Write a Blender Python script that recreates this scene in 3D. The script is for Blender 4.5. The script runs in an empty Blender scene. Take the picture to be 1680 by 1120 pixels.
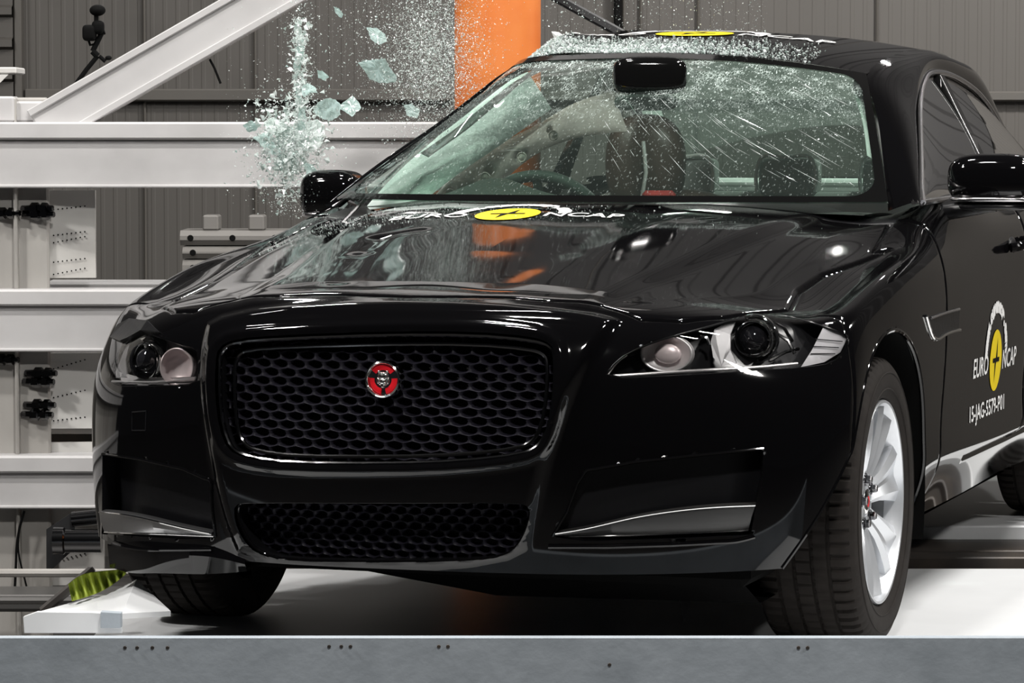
import bpy, math, random
import numpy as np
from mathutils import Vector, Matrix
from mathutils.bvhtree import BVHTree
random.seed(7); RNG = np.random.default_rng(7)
PI = math.pi
SC = bpy.context.scene
COL = SC.collection

# ------------------------------------------------------------------ camera
FPX = 5600.0; PITCH = math.atan(345/5600.0); CAMZ = 1.2
cd = bpy.data.cameras.new('camera'); cam = bpy.data.objects.new('camera', cd); COL.objects.link(cam)
cam.location = (0, 0, CAMZ); cam.rotation_euler = (PI/2-PITCH, 0, 0)
cd.sensor_width = 36; cd.lens = FPX/1680*36; cd.clip_start = .1; cd.clip_end = 200
SC.camera = cam
# ------------------------------------------------------------------ world and lamps
w = bpy.data.worlds.new('world'); SC.world = w; w.use_nodes = True
w.node_tree.nodes['Background'].inputs[0].default_value = (.9, .92, 1, 1)
w.node_tree.nodes['Background'].inputs[1].default_value = .012
def lamp(x, y, z, sx, sy, e, tgt=None, c=(1, .975, .94)):
    l = bpy.data.lights.new('hall_lamp', 'AREA'); l.shape = 'RECTANGLE'; l.size = sx; l.size_y = sy
    l.energy = e; l.color = c
    o = bpy.data.objects.new('hall_lamp', l); COL.objects.link(o); o.location = (x, y, z)
    if tgt: o.rotation_euler = (Vector(tgt)-Vector((x, y, z))).to_track_quat('-Z', 'Y').to_euler()
    return o
for x, y, e in ((-4.4, 7.0, 130), (-.6, 6.8, 190), (3.6, 7.0, 190),
                (-3.6, 10.2, 25), (-.4, 9.6, 120), (3.6, 9.0, 190)):
    lamp(x, y, 6.2, .75, .13, e)
for x, y, e, t in ((-4.0, 6.4, 180, (-1.6, 10.3, .7)), (5.4, 5.4, 150, (1.6, 9, .3)), (3.0, 10.8, 330, (3.4, 14, 1.2)), (.6, 3.0, 185, (.2, 9.4, .8))):
    lamp(x, y, 4.6, .6, .3, e, t)
for x, y, z, sx, e, t in ((2.3, 13.3, 3.75, .14, 9, (1, 8.4, .9)), (-1.3, 13.3, 4.0, .5, 40, (-.6, 9.6, 1.2)), (6.4, 11.9, 3.5, .4, 55, (1.2, 8.2, .9))):
    lamp(x, y, z, sx, .045 if sx < .2 else .08, e, t)
SC.view_settings.view_transform = 'Standard'; SC.view_settings.look = 'None'
SC.view_settings.exposure = 0.0; SC.view_settings.gamma = 1; SC.view_settings.use_curve_mapping = False
SC.render.film_transparent = False
SC.cycles.max_bounces = 10; SC.cycles.transparent_max_bounces = 24; SC.cycles.glossy_bounces = 5
SC.cycles.sample_clamp_indirect = 6
try: SC.cycles.use_denoising = True
except Exception: pass

# ------------------------------------------------------------------ frames: world, car, pixel rays
PSI = math.radians(18.5)
CO = np.array([.004, 8.19, 0.])
CP, SP = math.cos(PSI), math.sin(PSI)
R = np.array([[CP, SP, 0], [-SP, CP, 0], [0, 0, 1]])      # car -> world
def c2w(p): return np.asarray(p)@R.T + CO
def w2c(p): return (np.asarray(p)-CO)@R
ct, st = math.cos(PITCH), math.sin(PITCH)
def proj(pw):
    pw = np.asarray(pw, float); d = pw-np.array([0, 0, CAMZ])
    dep = d[..., 1]*ct-d[..., 2]*st; up = d[..., 1]*st+d[..., 2]*ct
    return np.stack([840+FPX*d[..., 0]/dep, 560-FPX*up/dep], -1)
def cproj(pc): return proj(c2w(pc))
def ray(u, v):
    a = (u-840)/FPX; b = (560-v)/FPX
    return np.array([a, ct+b*st, -st+b*ct])
CAMC = w2c([0, 0, CAMZ])
def rayc(u, v): return ray(u, v)@R
def PW(u, v, y):                                  # world point on the ray at world depth y
    d = ray(u, v); return np.array([0, 0, CAMZ])+d*(y/d[1])
def PC(u, v, ax, val):                            # car point on the ray where car coord ax == val
    d = rayc(u, v); return CAMC+d*((val-CAMC[ax])/d[ax])

# ------------------------------------------------------------------ materials
def mat(name, base, rough=.5, metal=0., coat=0., spec=.5, noise=None, bump=None, emis=None, trans=0.):
    m = bpy.data.materials.new(name); m.use_nodes = True; nt = m.node_tree; b = nt.nodes['Principled BSDF']
    b.inputs['Base Color'].default_value = (*base, 1); b.inputs['Roughness'].default_value = rough
    b.inputs['Metallic'].default_value = metal; b.inputs['Coat Weight'].default_value = coat
    b.inputs['Specular IOR Level'].default_value = spec; b.inputs['Coat Roughness'].default_value = .02
    if trans: b.inputs['Transmission Weight'].default_value = trans
    tc = nt.nodes.new('ShaderNodeTexCoord')
    if noise:
        sc, base2, lo, hi = noise[:4]; st_ = noise[4] if len(noise) > 4 else (1, 1, 1)
        mp = nt.nodes.new('ShaderNodeMapping'); mp.inputs['Scale'].default_value = st_
        n = nt.nodes.new('ShaderNodeTexNoise'); n.inputs['Scale'].default_value = sc; n.inputs['Detail'].default_value = 6
        r = nt.nodes.new('ShaderNodeValToRGB'); r.color_ramp.elements[0].position = lo; r.color_ramp.elements[1].position = hi
        r.color_ramp.elements[0].color = (*base, 1); r.color_ramp.elements[1].color = (*base2, 1)
        nt.links.new(tc.outputs['Object'], mp.inputs[0]); nt.links.new(mp.outputs[0], n.inputs['Vector'])
        nt.links.new(n.outputs[0], r.inputs[0]); nt.links.new(r.outputs[0], b.inputs['Base Color'])
    if bump:
        n2 = nt.nodes.new('ShaderNodeTexNoise'); n2.inputs['Scale'].default_value = bump[0]; n2.inputs['Detail'].default_value = 4
        bp = nt.nodes.new('ShaderNodeBump'); bp.inputs['Strength'].default_value = bump[1]; bp.inputs['Distance'].default_value = bump[2] if len(bump) > 2 else .01
        nt.links.new(tc.outputs['Object'], n2.inputs['Vector']); nt.links.new(n2.outputs[0], bp.inputs['Height']); nt.links.new(bp.outputs[0], b.inputs['Normal'])
    return m
def thin(name, tint, gl=1.0, frost=None, ior=1.5, opaque=None):
    """thin glass sheet: tinted see-through plus fresnel gloss; frost=(scale, amount) scatters fine white cracks over it"""
    m = bpy.data.materials.new(name); m.use_nodes = True; nt = m.node_tree
    for n in list(nt.nodes): nt.nodes.remove(n)
    out = nt.nodes.new('ShaderNodeOutputMaterial'); tr = nt.nodes.new('ShaderNodeBsdfTransparent'); tr.inputs[0].default_value = (*tint, 1)
    g = nt.nodes.new('ShaderNodeBsdfGlossy'); g.inputs['Roughness'].default_value = .02
    fr = nt.nodes.new('ShaderNodeFresnel'); fr.inputs[0].default_value = ior
    mx = nt.nodes.new('ShaderNodeMixShader'); nt.links.new(fr.outputs[0], mx.inputs[0]); nt.links.new(tr.outputs[0], mx.inputs[1]); nt.links.new(g.outputs[0], mx.inputs[2])
    last = mx
    if opaque:
        df = nt.nodes.new('ShaderNodeBsdfDiffuse'); df.inputs[0].default_value = (*opaque[0], 1)
        m2 = nt.nodes.new('ShaderNodeMixShader'); m2.inputs[0].default_value = opaque[1]
        nt.links.new(last.outputs[0], m2.inputs[1]); nt.links.new(df.outputs[0], m2.inputs[2]); last = m2
    if frost: last = frost(nt, last)
    nt.links.new(last.outputs[0], out.inputs[0]); return m
M = {}
M['paint'] = mat('black_car_paint', (.0022, .0021, .0024), .045, 0, 0, .5)
M['satin'] = mat('satin_black_trim', (.006, .006, .007), .3, bump=(60, .05))
M['void'] = mat('dark_cavity', (.003, .003, .0035), .7)
M['mesh'] = mat('black_mesh_plastic', (.012, .011, .017), .5, 0, 0, .25)
M['chrome'] = mat('chrome', (.75, .75, .74), .08, 1.)
M['blkchrome'] = mat('black_chrome', (.16, .16, .165), .12, 1.)
M['rubber'] = mat('tyre_rubber', (.014, .0115, .010), .8, 0, 0, .2, bump=(90, .15, .002), noise=(30, (.019, .016, .014), .4, .7))
M['alloy'] = mat('silver_alloy', (.70, .72, .75), .30, .65)
M['dark'] = mat('matt_black', (.003, .003, .003), .85, 0, 0, .1)
M['red'] = mat('red_enamel', (.62, .012, .02), .25)
M['silver'] = mat('cast_silver', (.72, .72, .70), .2, 1.)
M['steel'] = mat('painted_steel', (.50, .49, .49), .42, noise=(5, (.43, .42, .42), .45, .75), bump=(25, .04))
M['steelw'] = mat('worn_steel', (.36, .345, .325), .5, noise=(3.2, (.24, .225, .205), .42, .72, (1, 1, .35)), bump=(20, .08))
M['orange'] = mat('orange_paint', (.70, .21, .05), .38, noise=(6, (.62, .15, .03), .4, .7), bump=(12, .06))
M['deck'] = mat('white_deck', (.74, .75, .76), .38, noise=(2.5, (.66, .67, .68), .4, .8))
M['beamgrey'] = mat('grey_blue_beam', (.37, .41, .45), .5, noise=(9, (.29, .325, .36), .42, .72), bump=(40, .1))
M['wall'] = mat('grey_cladding', (.056, .051, .0455), .6, noise=(1.4, (.048, .044, .039), .4, .7, (1, 1, .2)))
M['wall2'] = mat('grey_rail', (.066, .060, .052), .55, noise=(2, (.054, .050, .045), .4, .7))
M['floor'] = mat('hall_floor', (.035, .033, .031), .6, noise=(3, (.024, .022, .020), .4, .7))
M['yellow'] = mat('yellow_vinyl', (.82, .62, .01), .35)
M['white'] = mat('white_vinyl', (.86, .86, .85), .4)
M['green'] = mat('green_webbing', (.27, .33, .03), .6, noise=(40, (.15, .20, .015), .4, .65))

# ------------------------------------------------------------------ mesh helpers
def mk(name, V, F, m, parent=None, smooth=True, sharp=None):
    me = bpy.data.meshes.new(name)
    me.from_pydata([tuple(map(float, v)) for v in V], [], [tuple(map(int, f)) for f in F]); me.update()
    me.materials.append(m if not isinstance(m, str) else M[m])
    if smooth:
        me.polygons.foreach_set('use_smooth', [True]*len(me.polygons))
        if sharp is not None: me.set_sharp_from_angle(angle=math.radians(sharp))
    o = bpy.data.objects.new(name, me); COL.objects.link(o)
    if parent: o.parent = parent
    return o
class MB:
    def __init__(s): s.V = []; s.F = []
    def add(s, V, F):
        n = len(s.V); s.V += [tuple(v) for v in V]; s.F += [tuple(i+n for i in f) for f in F]; return s
    def box(s, lo, hi, rot=None, org=None):
        (a, b, c), (d, e, f) = lo, hi
        V = np.array([(x, y, z) for z in (c, f) for y in (b, e) for x in (a, d)], float)
        if rot is not None:
            o = np.array(org if org is not None else (0, 0, 0), float); V = (V-o)@np.array(rot).T+o
        return s.add(V, [(0, 2, 3, 1), (4, 5, 7, 6), (0, 1, 5, 4), (2, 6, 7, 3), (0, 4, 6, 2), (1, 3, 7, 5)])
    def bbox(s, lo, hi, r=.01):                      # box with bevelled edges
        lo = np.array(lo, float); hi = np.array(hi, float); c = (lo+hi)/2; h = (hi-lo)/2; r = min(r, *(h*.95))
        V = []; idx = {}
        for sx in (-1, 1):
            for sy in (-1, 1):
                for sz in (-1, 1):
                    for k in range(3):
                        p = h-np.where(np.arange(3) == k, 0, r); idx[(sx, sy, sz, k)] = len(V); V.append(c+p*np.array([sx, sy, sz]))
        F = []
        for k in range(3):
            i, j = [q for q in range(3) if q != k]
            for sg in (-1, 1):
                q = []
                for a, b in ((-1, -1), (1, -1), (1, 1), (-1, 1)):
                    t = [0, 0, 0]; t[k] = sg; t[i] = a; t[j] = b; q.append(idx[(*t, k)])
                F.append(q if sg*(1 if k != 1 else -1) > 0 else q[::-1])
        for k in range(3):
            i, j = [q for q in range(3) if q != k]
            for a in (-1, 1):
                for b in (-1, 1):
                    t0 = [0, 0, 0]; t0[k] = -1; t0[i] = a; t0[j] = b; t1 = list(t0); t1[k] = 1
                    F.append([idx[(*t0, i)], idx[(*t0, j)], idx[(*t1, j)], idx[(*t1, i)]])
        for sx in (-1, 1):
            for sy in (-1, 1):
                for sz in (-1, 1): F.append([idx[(sx, sy, sz, k)] for k in range(3)])
        return s.add(V, F)
    def tube(s, pts, r, n=10, closed=False, cap=True, flat=None):
        P = np.array(pts, float); N = len(P)
        rr = np.full(N, r, float) if np.isscalar(r) else np.array(r, float)
        T = np.roll(P, -1, 0)-np.roll(P, 1, 0) if closed else np.gradient(P, axis=0)
        T /= np.linalg.norm(T, axis=1)[:, None]+1e-12
        up = np.array([0, 0, 1.]) if abs(T[0][2]) < .9 else np.array([1., 0, 0])
        if flat is not None: up = np.array(flat, float)
        V = []; 
        for k in range(N):
            a = np.cross(T[k], up); a /= np.linalg.norm(a)+1e-12; b = np.cross(a, T[k])
            if flat is None: up = b
            for q in range(n):
                th = 2*PI*q/n; V.append(P[k]+rr[k]*(math.cos(th)*a+math.sin(th)*b))
        F = []
        for k in range(N if closed else N-1):
            k2 = (k+1) % N
            for q in range(n): F.append((k*n+q, k*n+(q+1) % n, k2*n+(q+1) % n, k2*n+q))
        if cap and not closed: F += [tuple(range(n))[::-1], tuple((N-1)*n+q for q in range(n))]
        return s.add(V, F)
    def lathe(s, prof, n=48, M4=None, a0=0, a1=2*PI):  # prof: (radius, axial) about local Z
        V = []; full = abs(a1-a0-2*PI) < 1e-6; m = n if full else n+1
        for k in range(m):
            th = a0+(a1-a0)*k/n
            for r_, z in prof: V.append((r_*math.cos(th), r_*math.sin(th), z))
        V = np.array(V)
        if M4 is not None: V = V@np.array(M4[0]).T+np.array(M4[1])
        L = len(prof); F = []
        for k in range(n):
            k2 = (k+1) % m
            for q in range(L-1): F.append((k*L+q, k2*L+q, k2*L+q+1, k*L+q+1))
        return s.add(V, F)
    def prism(s, poly, depth, M4=None):              # polygon in XY extruded along +Z
        n = len(poly); V = [(x, y, 0) for x, y in poly]+[(x, y, depth) for x, y in poly]; V = np.array(V, float)
        if M4 is not None: V = V@np.array(M4[0]).T+np.array(M4[1])
        return s.add(V, [tuple(range(n))[::-1], tuple(range(n, 2*n))]+[(i, (i+1) % n, n+(i+1) % n, n+i) for i in range(n)])
    def build(s, name, m, parent=None, smooth=False, sharp=35):
        return mk(name, s.V, s.F, m, parent, smooth, sharp if smooth else None)
def frame(z, x=(1, 0, 0), org=(0, 0, 0)):
    z = np.array(z, float); z /= np.linalg.norm(z); x = np.array(x, float); x = x-z*np.dot(x, z); x /= np.linalg.norm(x)
    y = np.cross(z, x); return np.stack([x, y, z], 1), np.array(org, float)
def tag(o, label=None, cat=None, group=None, kind=None):
    if label: o['label'] = label
    if cat: o['category'] = cat
    if group: o['group'] = group
    if kind: o['kind'] = kind
    return o
def empty(name, loc=(0, 0, 0), rz=0.):
    o = bpy.data.objects.new(name, None); COL.objects.link(o); o.location = loc; o.rotation_euler = (0, 0, rz); o.empty_display_size = .1; return o
def dense(poly, step=6., closed=True):
    P = [np.array(p, float) for p in poly]; out = []
    for i in range(len(P) if closed else len(P)-1):
        a, b = P[i], P[(i+1) % len(P)]; n = max(1, int(np.linalg.norm(b-a)/step))
        for k in range(n): out.append(a+(b-a)*k/n)
    if not closed: out.append(P[-1])
    return np.array(out)
def smoothpoly(poly, it=2, closed=True):             # Chaikin corner cutting
    P = np.array(poly, float)
    for _ in range(it):
        if closed:
            Q = np.roll(P, -1, 0); P = np.stack([P*.75+Q*.25, P*.25+Q*.75], 1).reshape(-1, P.shape[1])
        else:
            Q = P[1:]; A = P[:-1]; mid = np.stack([A*.75+Q*.25, A*.25+Q*.75], 1).reshape(-1, P.shape[1]); P = np.vstack([P[:1], mid, P[-1:]])
    return P
def sdist(UV, poly, closed=True):                    # signed distance (negative inside) of 2-D points to a polygon
    P = np.array(poly, float); Q = np.roll(P, -1, 0) if closed else P[1:]
    A = P if closed else P[:-1]
    best = np.full(len(UV), 1e9); ins = np.zeros(len(UV), bool)
    for a, b in zip(A, Q):
        d = b-a; t = np.clip(((UV-a)@d)/(d@d+1e-12), 0, 1); e = UV-(a+t[:, None]*d)
        best = np.minimum(best, (e*e).sum(1))
        if closed:
            c = (a[1] > UV[:, 1]) != (b[1] > UV[:, 1])
            with np.errstate(divide='ignore', invalid='ignore'):
                xi = (b[0]-a[0])*(UV[:, 1]-a[1])/(b[1]-a[1])+a[0]
            ins ^= c & (UV[:, 0] < xi)
    best = np.sqrt(best); return np.where(ins, -best, best) if closed else best
def nspline(x, Y, xi):                               # natural cubic spline, Y (n, k)
    x = np.asarray(x, float); Y = np.asarray(Y, float); n = len(x); h = np.diff(x)
    A = np.zeros((n, n)); B = np.zeros_like(Y); A[0, 0] = A[-1, -1] = 1
    for i in range(1, n-1):
        A[i, i-1] = h[i-1]; A[i, i] = 2*(h[i-1]+h[i]); A[i, i+1] = h[i]
        B[i] = 6*((Y[i+1]-Y[i])/h[i]-(Y[i]-Y[i-1])/h[i-1])
    Mm = np.linalg.solve(A, B); k = np.clip(np.searchsorted(x, xi, side='right')-1, 0, n-2)
    t = (xi-x[k])[:, None]; hk = h[k][:, None]
    return Y[k]+t*((Y[k+1]-Y[k])/hk-hk*(2*Mm[k]+Mm[k+1])/6)+t*t*Mm[k]/2+t**3*(Mm[k+1]-Mm[k])/(6*hk)
def cspline(P, n, closed=False):                     # spline through 3-D points by chord length
    P = np.array(P, float)
    if closed: P = np.vstack([P[-3:], P, P[:4]])
    c = np.r_[0, np.cumsum(np.linalg.norm(np.diff(P, axis=0), axis=1))]
    if closed: return nspline(c, P, np.linspace(c[3], c[-4], n, endpoint=False))
    return nspline(c, P, np.linspace(0, c[-1], n))
# ------------------------------------------------------------------ car body shell
car = empty('car', tuple(CO), -PSI)
tag(car, 'glossy black saloon car hit side-on by the orange pole, standing on the white deck', 'car')
ZS = ([-.95, -.80, -.7, -.6, -.4, -.2, 0, .1, .2, .3, .4, .5, .6, 1.2], [.79, .824, .838, .853, .883, .914, .9475, .9645, .981, .996, 1.0085, 1.019, 1.027, 1.045])
DR = ([-.9, -.6, -.35, 0, .25, .58, 1.2], [.09, .10, .115, .105, .095, .075, .045])
def H(X, Y):
    z = np.interp(Y, *ZS); d = np.interp(Y, *DR); return z-d*(np.abs(X)/.8)**2.4
NET = [
 [(0, -.855, .25), (0, -.865, .32), (0, -.875, .45), (0, -.875, .6), (0, -.86, .72), (0, -.815, .80), (0, -.74, 0)],
 [(.28, -.84, .25), (.28, -.85, .32), (.28, -.86, .45), (.28, -.86, .6), (.28, -.845, .715), (.28, -.80, .79), (.28, -.725, 0)],
 [(.48, -.795, .25), (.48, -.805, .32), (.48, -.81, .45), (.48, -.81, .6), (.48, -.795, .705), (.48, -.755, .775), (.47, -.68, 0)],
 [(.66, -.705, .25), (.66, -.715, .32), (.66, -.72, .45), (.66, -.715, .6), (.66, -.69, .69), (.655, -.65, .755), (.63, -.57, 0)],
 [(.815, -.57, .25), (.820, -.578, .32), (.82, -.585, .45), (.812, -.58, .6), (.797, -.55, .69), (.775, -.49, .76), (.72, -.42, 0)],
 [(.890, -.41, .245), (.898, -.42, .32), (.905, -.43, .45), (.905, -.425, .6), (.888, -.40, .70), (.86, -.35, .775), (.79, -.29, 0)],
 [(.84, -.2, .22), (.885, -.2, .32), (.918, -.2, .45), (.922, -.2, .6), (.918, -.18, .73), (.89, -.14, .815), (.815, -.10, 0)],
 [(.905, .1, .22), (.91, .1, .32), (.92, .1, .45), (.93, .1, .62), (.926, .1, .78), (.895, .12, .865), (.825, .13, 0)],
 [(.86, .45, .23), (.908, .45, .335), (.925, .45, .45), (.935, .45, .64), (.93, .45, .82), (.90, .45, .905), (.825, .45, 0)],
 [(.85, .8, .235), (.91, .8, .345), (.927, .8, .45), (.935, .8, .65), (.93, .8, .84), (.905, .8, .94), (.865, .8, 1.015)],
 [(.85, 1.4, .235), (.912, 1.4, .345), (.929, 1.4, .45), (.937, 1.4, .66), (.933, 1.4, .85), (.91, 1.4, .95), (.865, 1.4, 1.02)],
 [(.85, 2.1, .235), (.914, 2.1, .345), (.932, 2.1, .45), (.94, 2.1, .68), (.938, 2.1, .87), (.91, 2.1, .97), (.86, 2.1, 1.03)],
 [(.89, 2.9, .22), (.91, 2.9, .30), (.93, 2.9, .45), (.94, 2.9, .68), (.935, 2.9, .87), (.90, 2.9, .98), (.83, 2.9, 1.04)],
 [(.86, 3.5, .25), (.88, 3.5, .33), (.90, 3.5, .47), (.91, 3.5, .68), (.90, 3.5, .87), (.86, 3.5, .97), (.78, 3.5, 1.035)],
 [(.74, 3.98, .30), (.76, 4.0, .38), (.78, 4.02, .50), (.79, 4.03, .70), (.77, 4.0, .88), (.72, 3.97, .96), (.66, 3.9, 1.015)]]
SPY = [-.52, -.5, -.46, -.40, -.32, -.22, -.08, .08, .32, .62]
NHC = 10
for i, c in enumerate(NET):
    if i < NHC-1:
        x, y, _ = c[6]; c[6] = (x, y, float(H(x, y)))
for i, c in enumerate(NET):
    x, y, z = c[6]
    if i < NHC:
        sp = np.array([0, SPY[i]]); d = sp-np.array([x, y]); d *= min(1, .13/np.linalg.norm(d)); q = np.array([x, y])+d
        c.append((q[0], q[1], float(H(*q))))
    else: c.append((x-.05, y, z+.012))
NETA = np.array(NET, float)                                          # (15, 8, 3)
mir = NETA[1:][::-1].copy(); mir[..., 0] *= -1
NETF = np.concatenate([mir, NETA], 0); NC = len(NETF)               # 29 columns
mid = NETF[:, 3]; cc = np.r_[0, np.cumsum(np.linalg.norm(np.diff(mid, axis=0), axis=1))]; cc -= cc[14]
cA, cB = cc[14+NHC-1], cc[-1]
s1 = np.linspace(0, cA, int(cA/.0052)); s2 = np.linspace(cA, cB, int((cB-cA)/.012))[1:]
S = np.r_[-s2[::-1], -s1[::-1][:-1], s1, s2]
lev = np.array([0, .075, .205, .36, .485, .585, .70, .83])
Tn = np.linspace(0, .70, 134)
TL = np.r_[Tn, np.linspace(.70, .83, 26)[1:]]
G1 = nspline(cc, NETF.reshape(NC, -1), S).reshape(len(S), 8, 3)
SH = np.stack([nspline(lev, G1[i], TL) for i in range(len(S))], 0)   # (nS, nT, 3)
nS = len(S); hoodmask = np.abs(S) <= cA+1e-6; ih = np.where(hoodmask)[0]
# hood interior rows
spy = nspline(cc[14:14+NHC], np.array(SPY)[:, None], np.abs(S[ih]))[:, 0]
K = 84; HD = np.zeros((len(ih), K, 3))
edge = SH[ih, -1]; prev = SH[ih, -2]
for k in range(K):
    f = (k+1)/K; ff = f
    X = edge[:, 0]*(1-ff); Y = edge[:, 1]*(1-ff)+spy*ff; d0 = edge[:, 2]-H(edge[:, 0], edge[:, 1])
    HD[:, k, 0] = X; HD[:, k, 1] = Y; HD[:, k, 2] = H(X, Y)+d0*(1-ff)**3
FULL = np.concatenate([SH[ih], HD], 1)                               # front part incl. hood
def smooth_z(A, c0, it):                                             # relax kinks where the rows join
    for _ in range(it):
        Z = A[..., 2]; Zn = Z.copy(); Zn[1:-1, c0:-1] = (Z[:-2, c0:-1]+Z[2:, c0:-1]+Z[1:-1, c0-1:-2]+Z[1:-1, c0+1:])/4; A[..., 2] = Zn
smooth_z(FULL, len(Tn)-4, 60)
def crease(A):                                                       # raised hood centre with two crisp lines running back
    X = A[..., 0]; Y = A[..., 1]; xe = np.interp(Y, [-.8, -.4, .1, .6], [.40, .44, .52, .62])
    t = np.clip((xe-np.abs(X))/.07+.5, 0, 1); t = t*t*(3-2*t); f = np.clip((Y+.82)/.25, 0, 1)
    A[..., 2] += np.where(A[..., 2] > H(X, Y)-.03, .010*t*f, 0)
    x2 = np.interp(Y, [-.8, .6], [.17, .30]); t = np.clip((x2-np.abs(X))/.12+.5, 0, 1); t = t*t*(3-2*t)
    A[..., 2] -= np.where(A[..., 2] > H(X, Y)-.03, .004*t*f, 0)
crease(FULL)
def DEF(P):                                                          # pole crush of the car's right side
    P = np.array(P, float); X, Y, Z = P[..., 0], P[..., 1], P[..., 2]
    wx = np.clip((-X-.25)/.65, 0, 1); wx = wx*wx*(3-2*wx)
    g = np.exp(-((Y-1.79)/.88)**2)
    P[..., 0] = X+.42*wx*g
    P[..., 2] = Z+.035*g*np.clip((Z-1.2)/.12, 0, 1)*np.exp(-((X+.5)/.25)**2)
    return P
def grid_bvh(A):
    n, m = A.shape[:2]; idx = np.arange(n*m).reshape(n, m)
    F = np.stack([idx[:-1, :-1], idx[1:, :-1], idx[1:, 1:], idx[:-1, 1:]], -1).reshape(-1, 4)
    return BVHTree.FromPolygons([Vector(p) for p in A.reshape(-1, 3)], [tuple(f) for f in F.tolist()])
FB = grid_bvh(FULL)
def hit(u, v, bvh=None, tol=70):
    for k in range(0, tol, 2):                                       # step inward if the traced point just misses the silhouette
        p, n = hit1(u+(k if u < 840 else -k), v+(k*.5 if v < 560 else -k*.5), bvh)
        if p is not None: return p, n
    return None, None
def hit1(u, v, bvh=None):
    d = Vector(rayc(u, v)).normalized(); loc, n, i, dist = (bvh or FB).ray_cast(Vector(CAMC), d)
    if loc is None: return None, None
    if n.dot(d) > 0: n = -n
    return np.array(loc), np.array(n)
_cr = [hit1(u, v)[0] for u, v in ((556, 462), (590, 415), (622, 388), (690, 377))]                # buckle in the bonnet skin
for _a, _b, _w in ((0, 1, .7), (1, 2, 1.), (2, 3, 1.)):
    if _cr[_a] is None or _cr[_b] is None: continue
    _s = np.abs(sdist(FULL[..., :2].reshape(-1, 2), np.array([_cr[_a][:2], _cr[_b][:2]]), False)).reshape(FULL.shape[:2])
    FULL[..., 2] -= np.where(FULL[..., 2] > .84, .004*_w*np.exp(-(_s/.028)**2), 0)
FB = grid_bvh(FULL)
REAR = {1: SH[np.where(S >= cA-1e-6)[0]], -1: SH[np.where(S <= -cA+1e-6)[0]]}
SB = grid_bvh(REAR[1])

def carve(A, defs, bnd=True):
    """A: (n, m, 3) grid. defs: list of (name, coords(n,m,2), polygon, mask or None, thr). Boundary vertices slide onto each outline; returns
    vertices, face index array, {name: face mask}, {name: vertex signed distances}"""
    n, m = A.shape[:2]; ii, jj = np.meshgrid(np.arange(n), np.arange(m), indexing='ij'); fi = ii.astype(float); fj = jj.astype(float)
    Pn = A.copy(); moved = np.zeros((n, m), bool)
    def samp(B, a, b):
        a = np.clip(a, 0, n-1.001); b = np.clip(b, 0, m-1.001); i0 = a.astype(int); j0 = b.astype(int); u = (a-i0)[..., None]; v = (b-j0)[..., None]
        return B[i0, j0]*(1-u)*(1-v)+B[i0+1, j0]*u*(1-v)+B[i0, j0+1]*(1-u)*v+B[i0+1, j0+1]*u*v
    sds = {}
    for name, C, poly, mask, cl in defs:
        poly = np.array(poly, float); lo = poly.min(0); hi = poly.max(0); ext = (hi-lo).max()*.08
        sel = (C[..., 0] > lo[0]-ext) & (C[..., 0] < hi[0]+ext) & (C[..., 1] > lo[1]-ext) & (C[..., 1] < hi[1]+ext)
        if mask is not None: sel &= mask
        sd = np.full((n, m), ext)
        if sel.any(): sd[sel] = sdist(C[sel], poly)
        if sel.any():
            for _ in range(2):
                g0, g1 = np.gradient(sd); gg = g0*g0+g1*g1+1e-12
                di = -sd*g0/gg; dj = -sd*g1/gg
                near = sel & (np.abs(di) < .62) & (np.abs(dj) < .62) & (~moved) & (np.abs(sd) < ext*.9)
                if _ == 0:
                    a = fi+np.where(near, di, 0); b = fj+np.where(near, dj, 0); keep = near
                    fi2, fj2 = a, b
            Cs = samp(C, fi2[keep], fj2[keep]); sdn = sd.copy(); s_ = sdist(Cs, poly)
            fi[keep] = fi2[keep]; fj[keep] = fj2[keep]; Pn[keep] = samp(A, fi[keep], fj[keep])
            sdn[keep] = np.where(np.abs(s_) < np.abs(sd[keep]), 0, s_); sd = sdn; moved |= keep
        sds[name] = sd
    idx = np.arange(n*m).reshape(n, m)
    F = np.stack([idx[:-1, :-1], idx[1:, :-1], idx[1:, 1:], idx[:-1, 1:]], -1).reshape(-1, 4)
    fm = {k: (sd.ravel()[F].mean(1) < 0) for k, sd in sds.items()}
    return Pn.reshape(-1, 3), F, fm, sds
def sub(name, V, F, m, parent=car, smooth=True, sharp=None, deform=True, flip=False):
    F = np.asarray(F); u, inv = np.unique(F, return_inverse=True); F2 = inv.reshape(F.shape)
    W = V[u]; W = DEF(W) if deform else W
    if flip: F2 = F2[:, ::-1]
    return mk(name, W, F2, m, parent, smooth, sharp)

PXF = cproj(FULL); right = FULL[..., 0] > 0
# facing mask: outward normal toward the camera
def facing(A):
    du = np.gradient(A, axis=0); dv = np.gradient(A, axis=1); N = np.cross(du, dv); d = A-CAMC
    return (N*d).sum(-1) < 0
fc = facing(FULL); 
if fc[nS//2 if nS//2 < len(FULL) else 0, 40] == False: fc = ~fc
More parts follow.
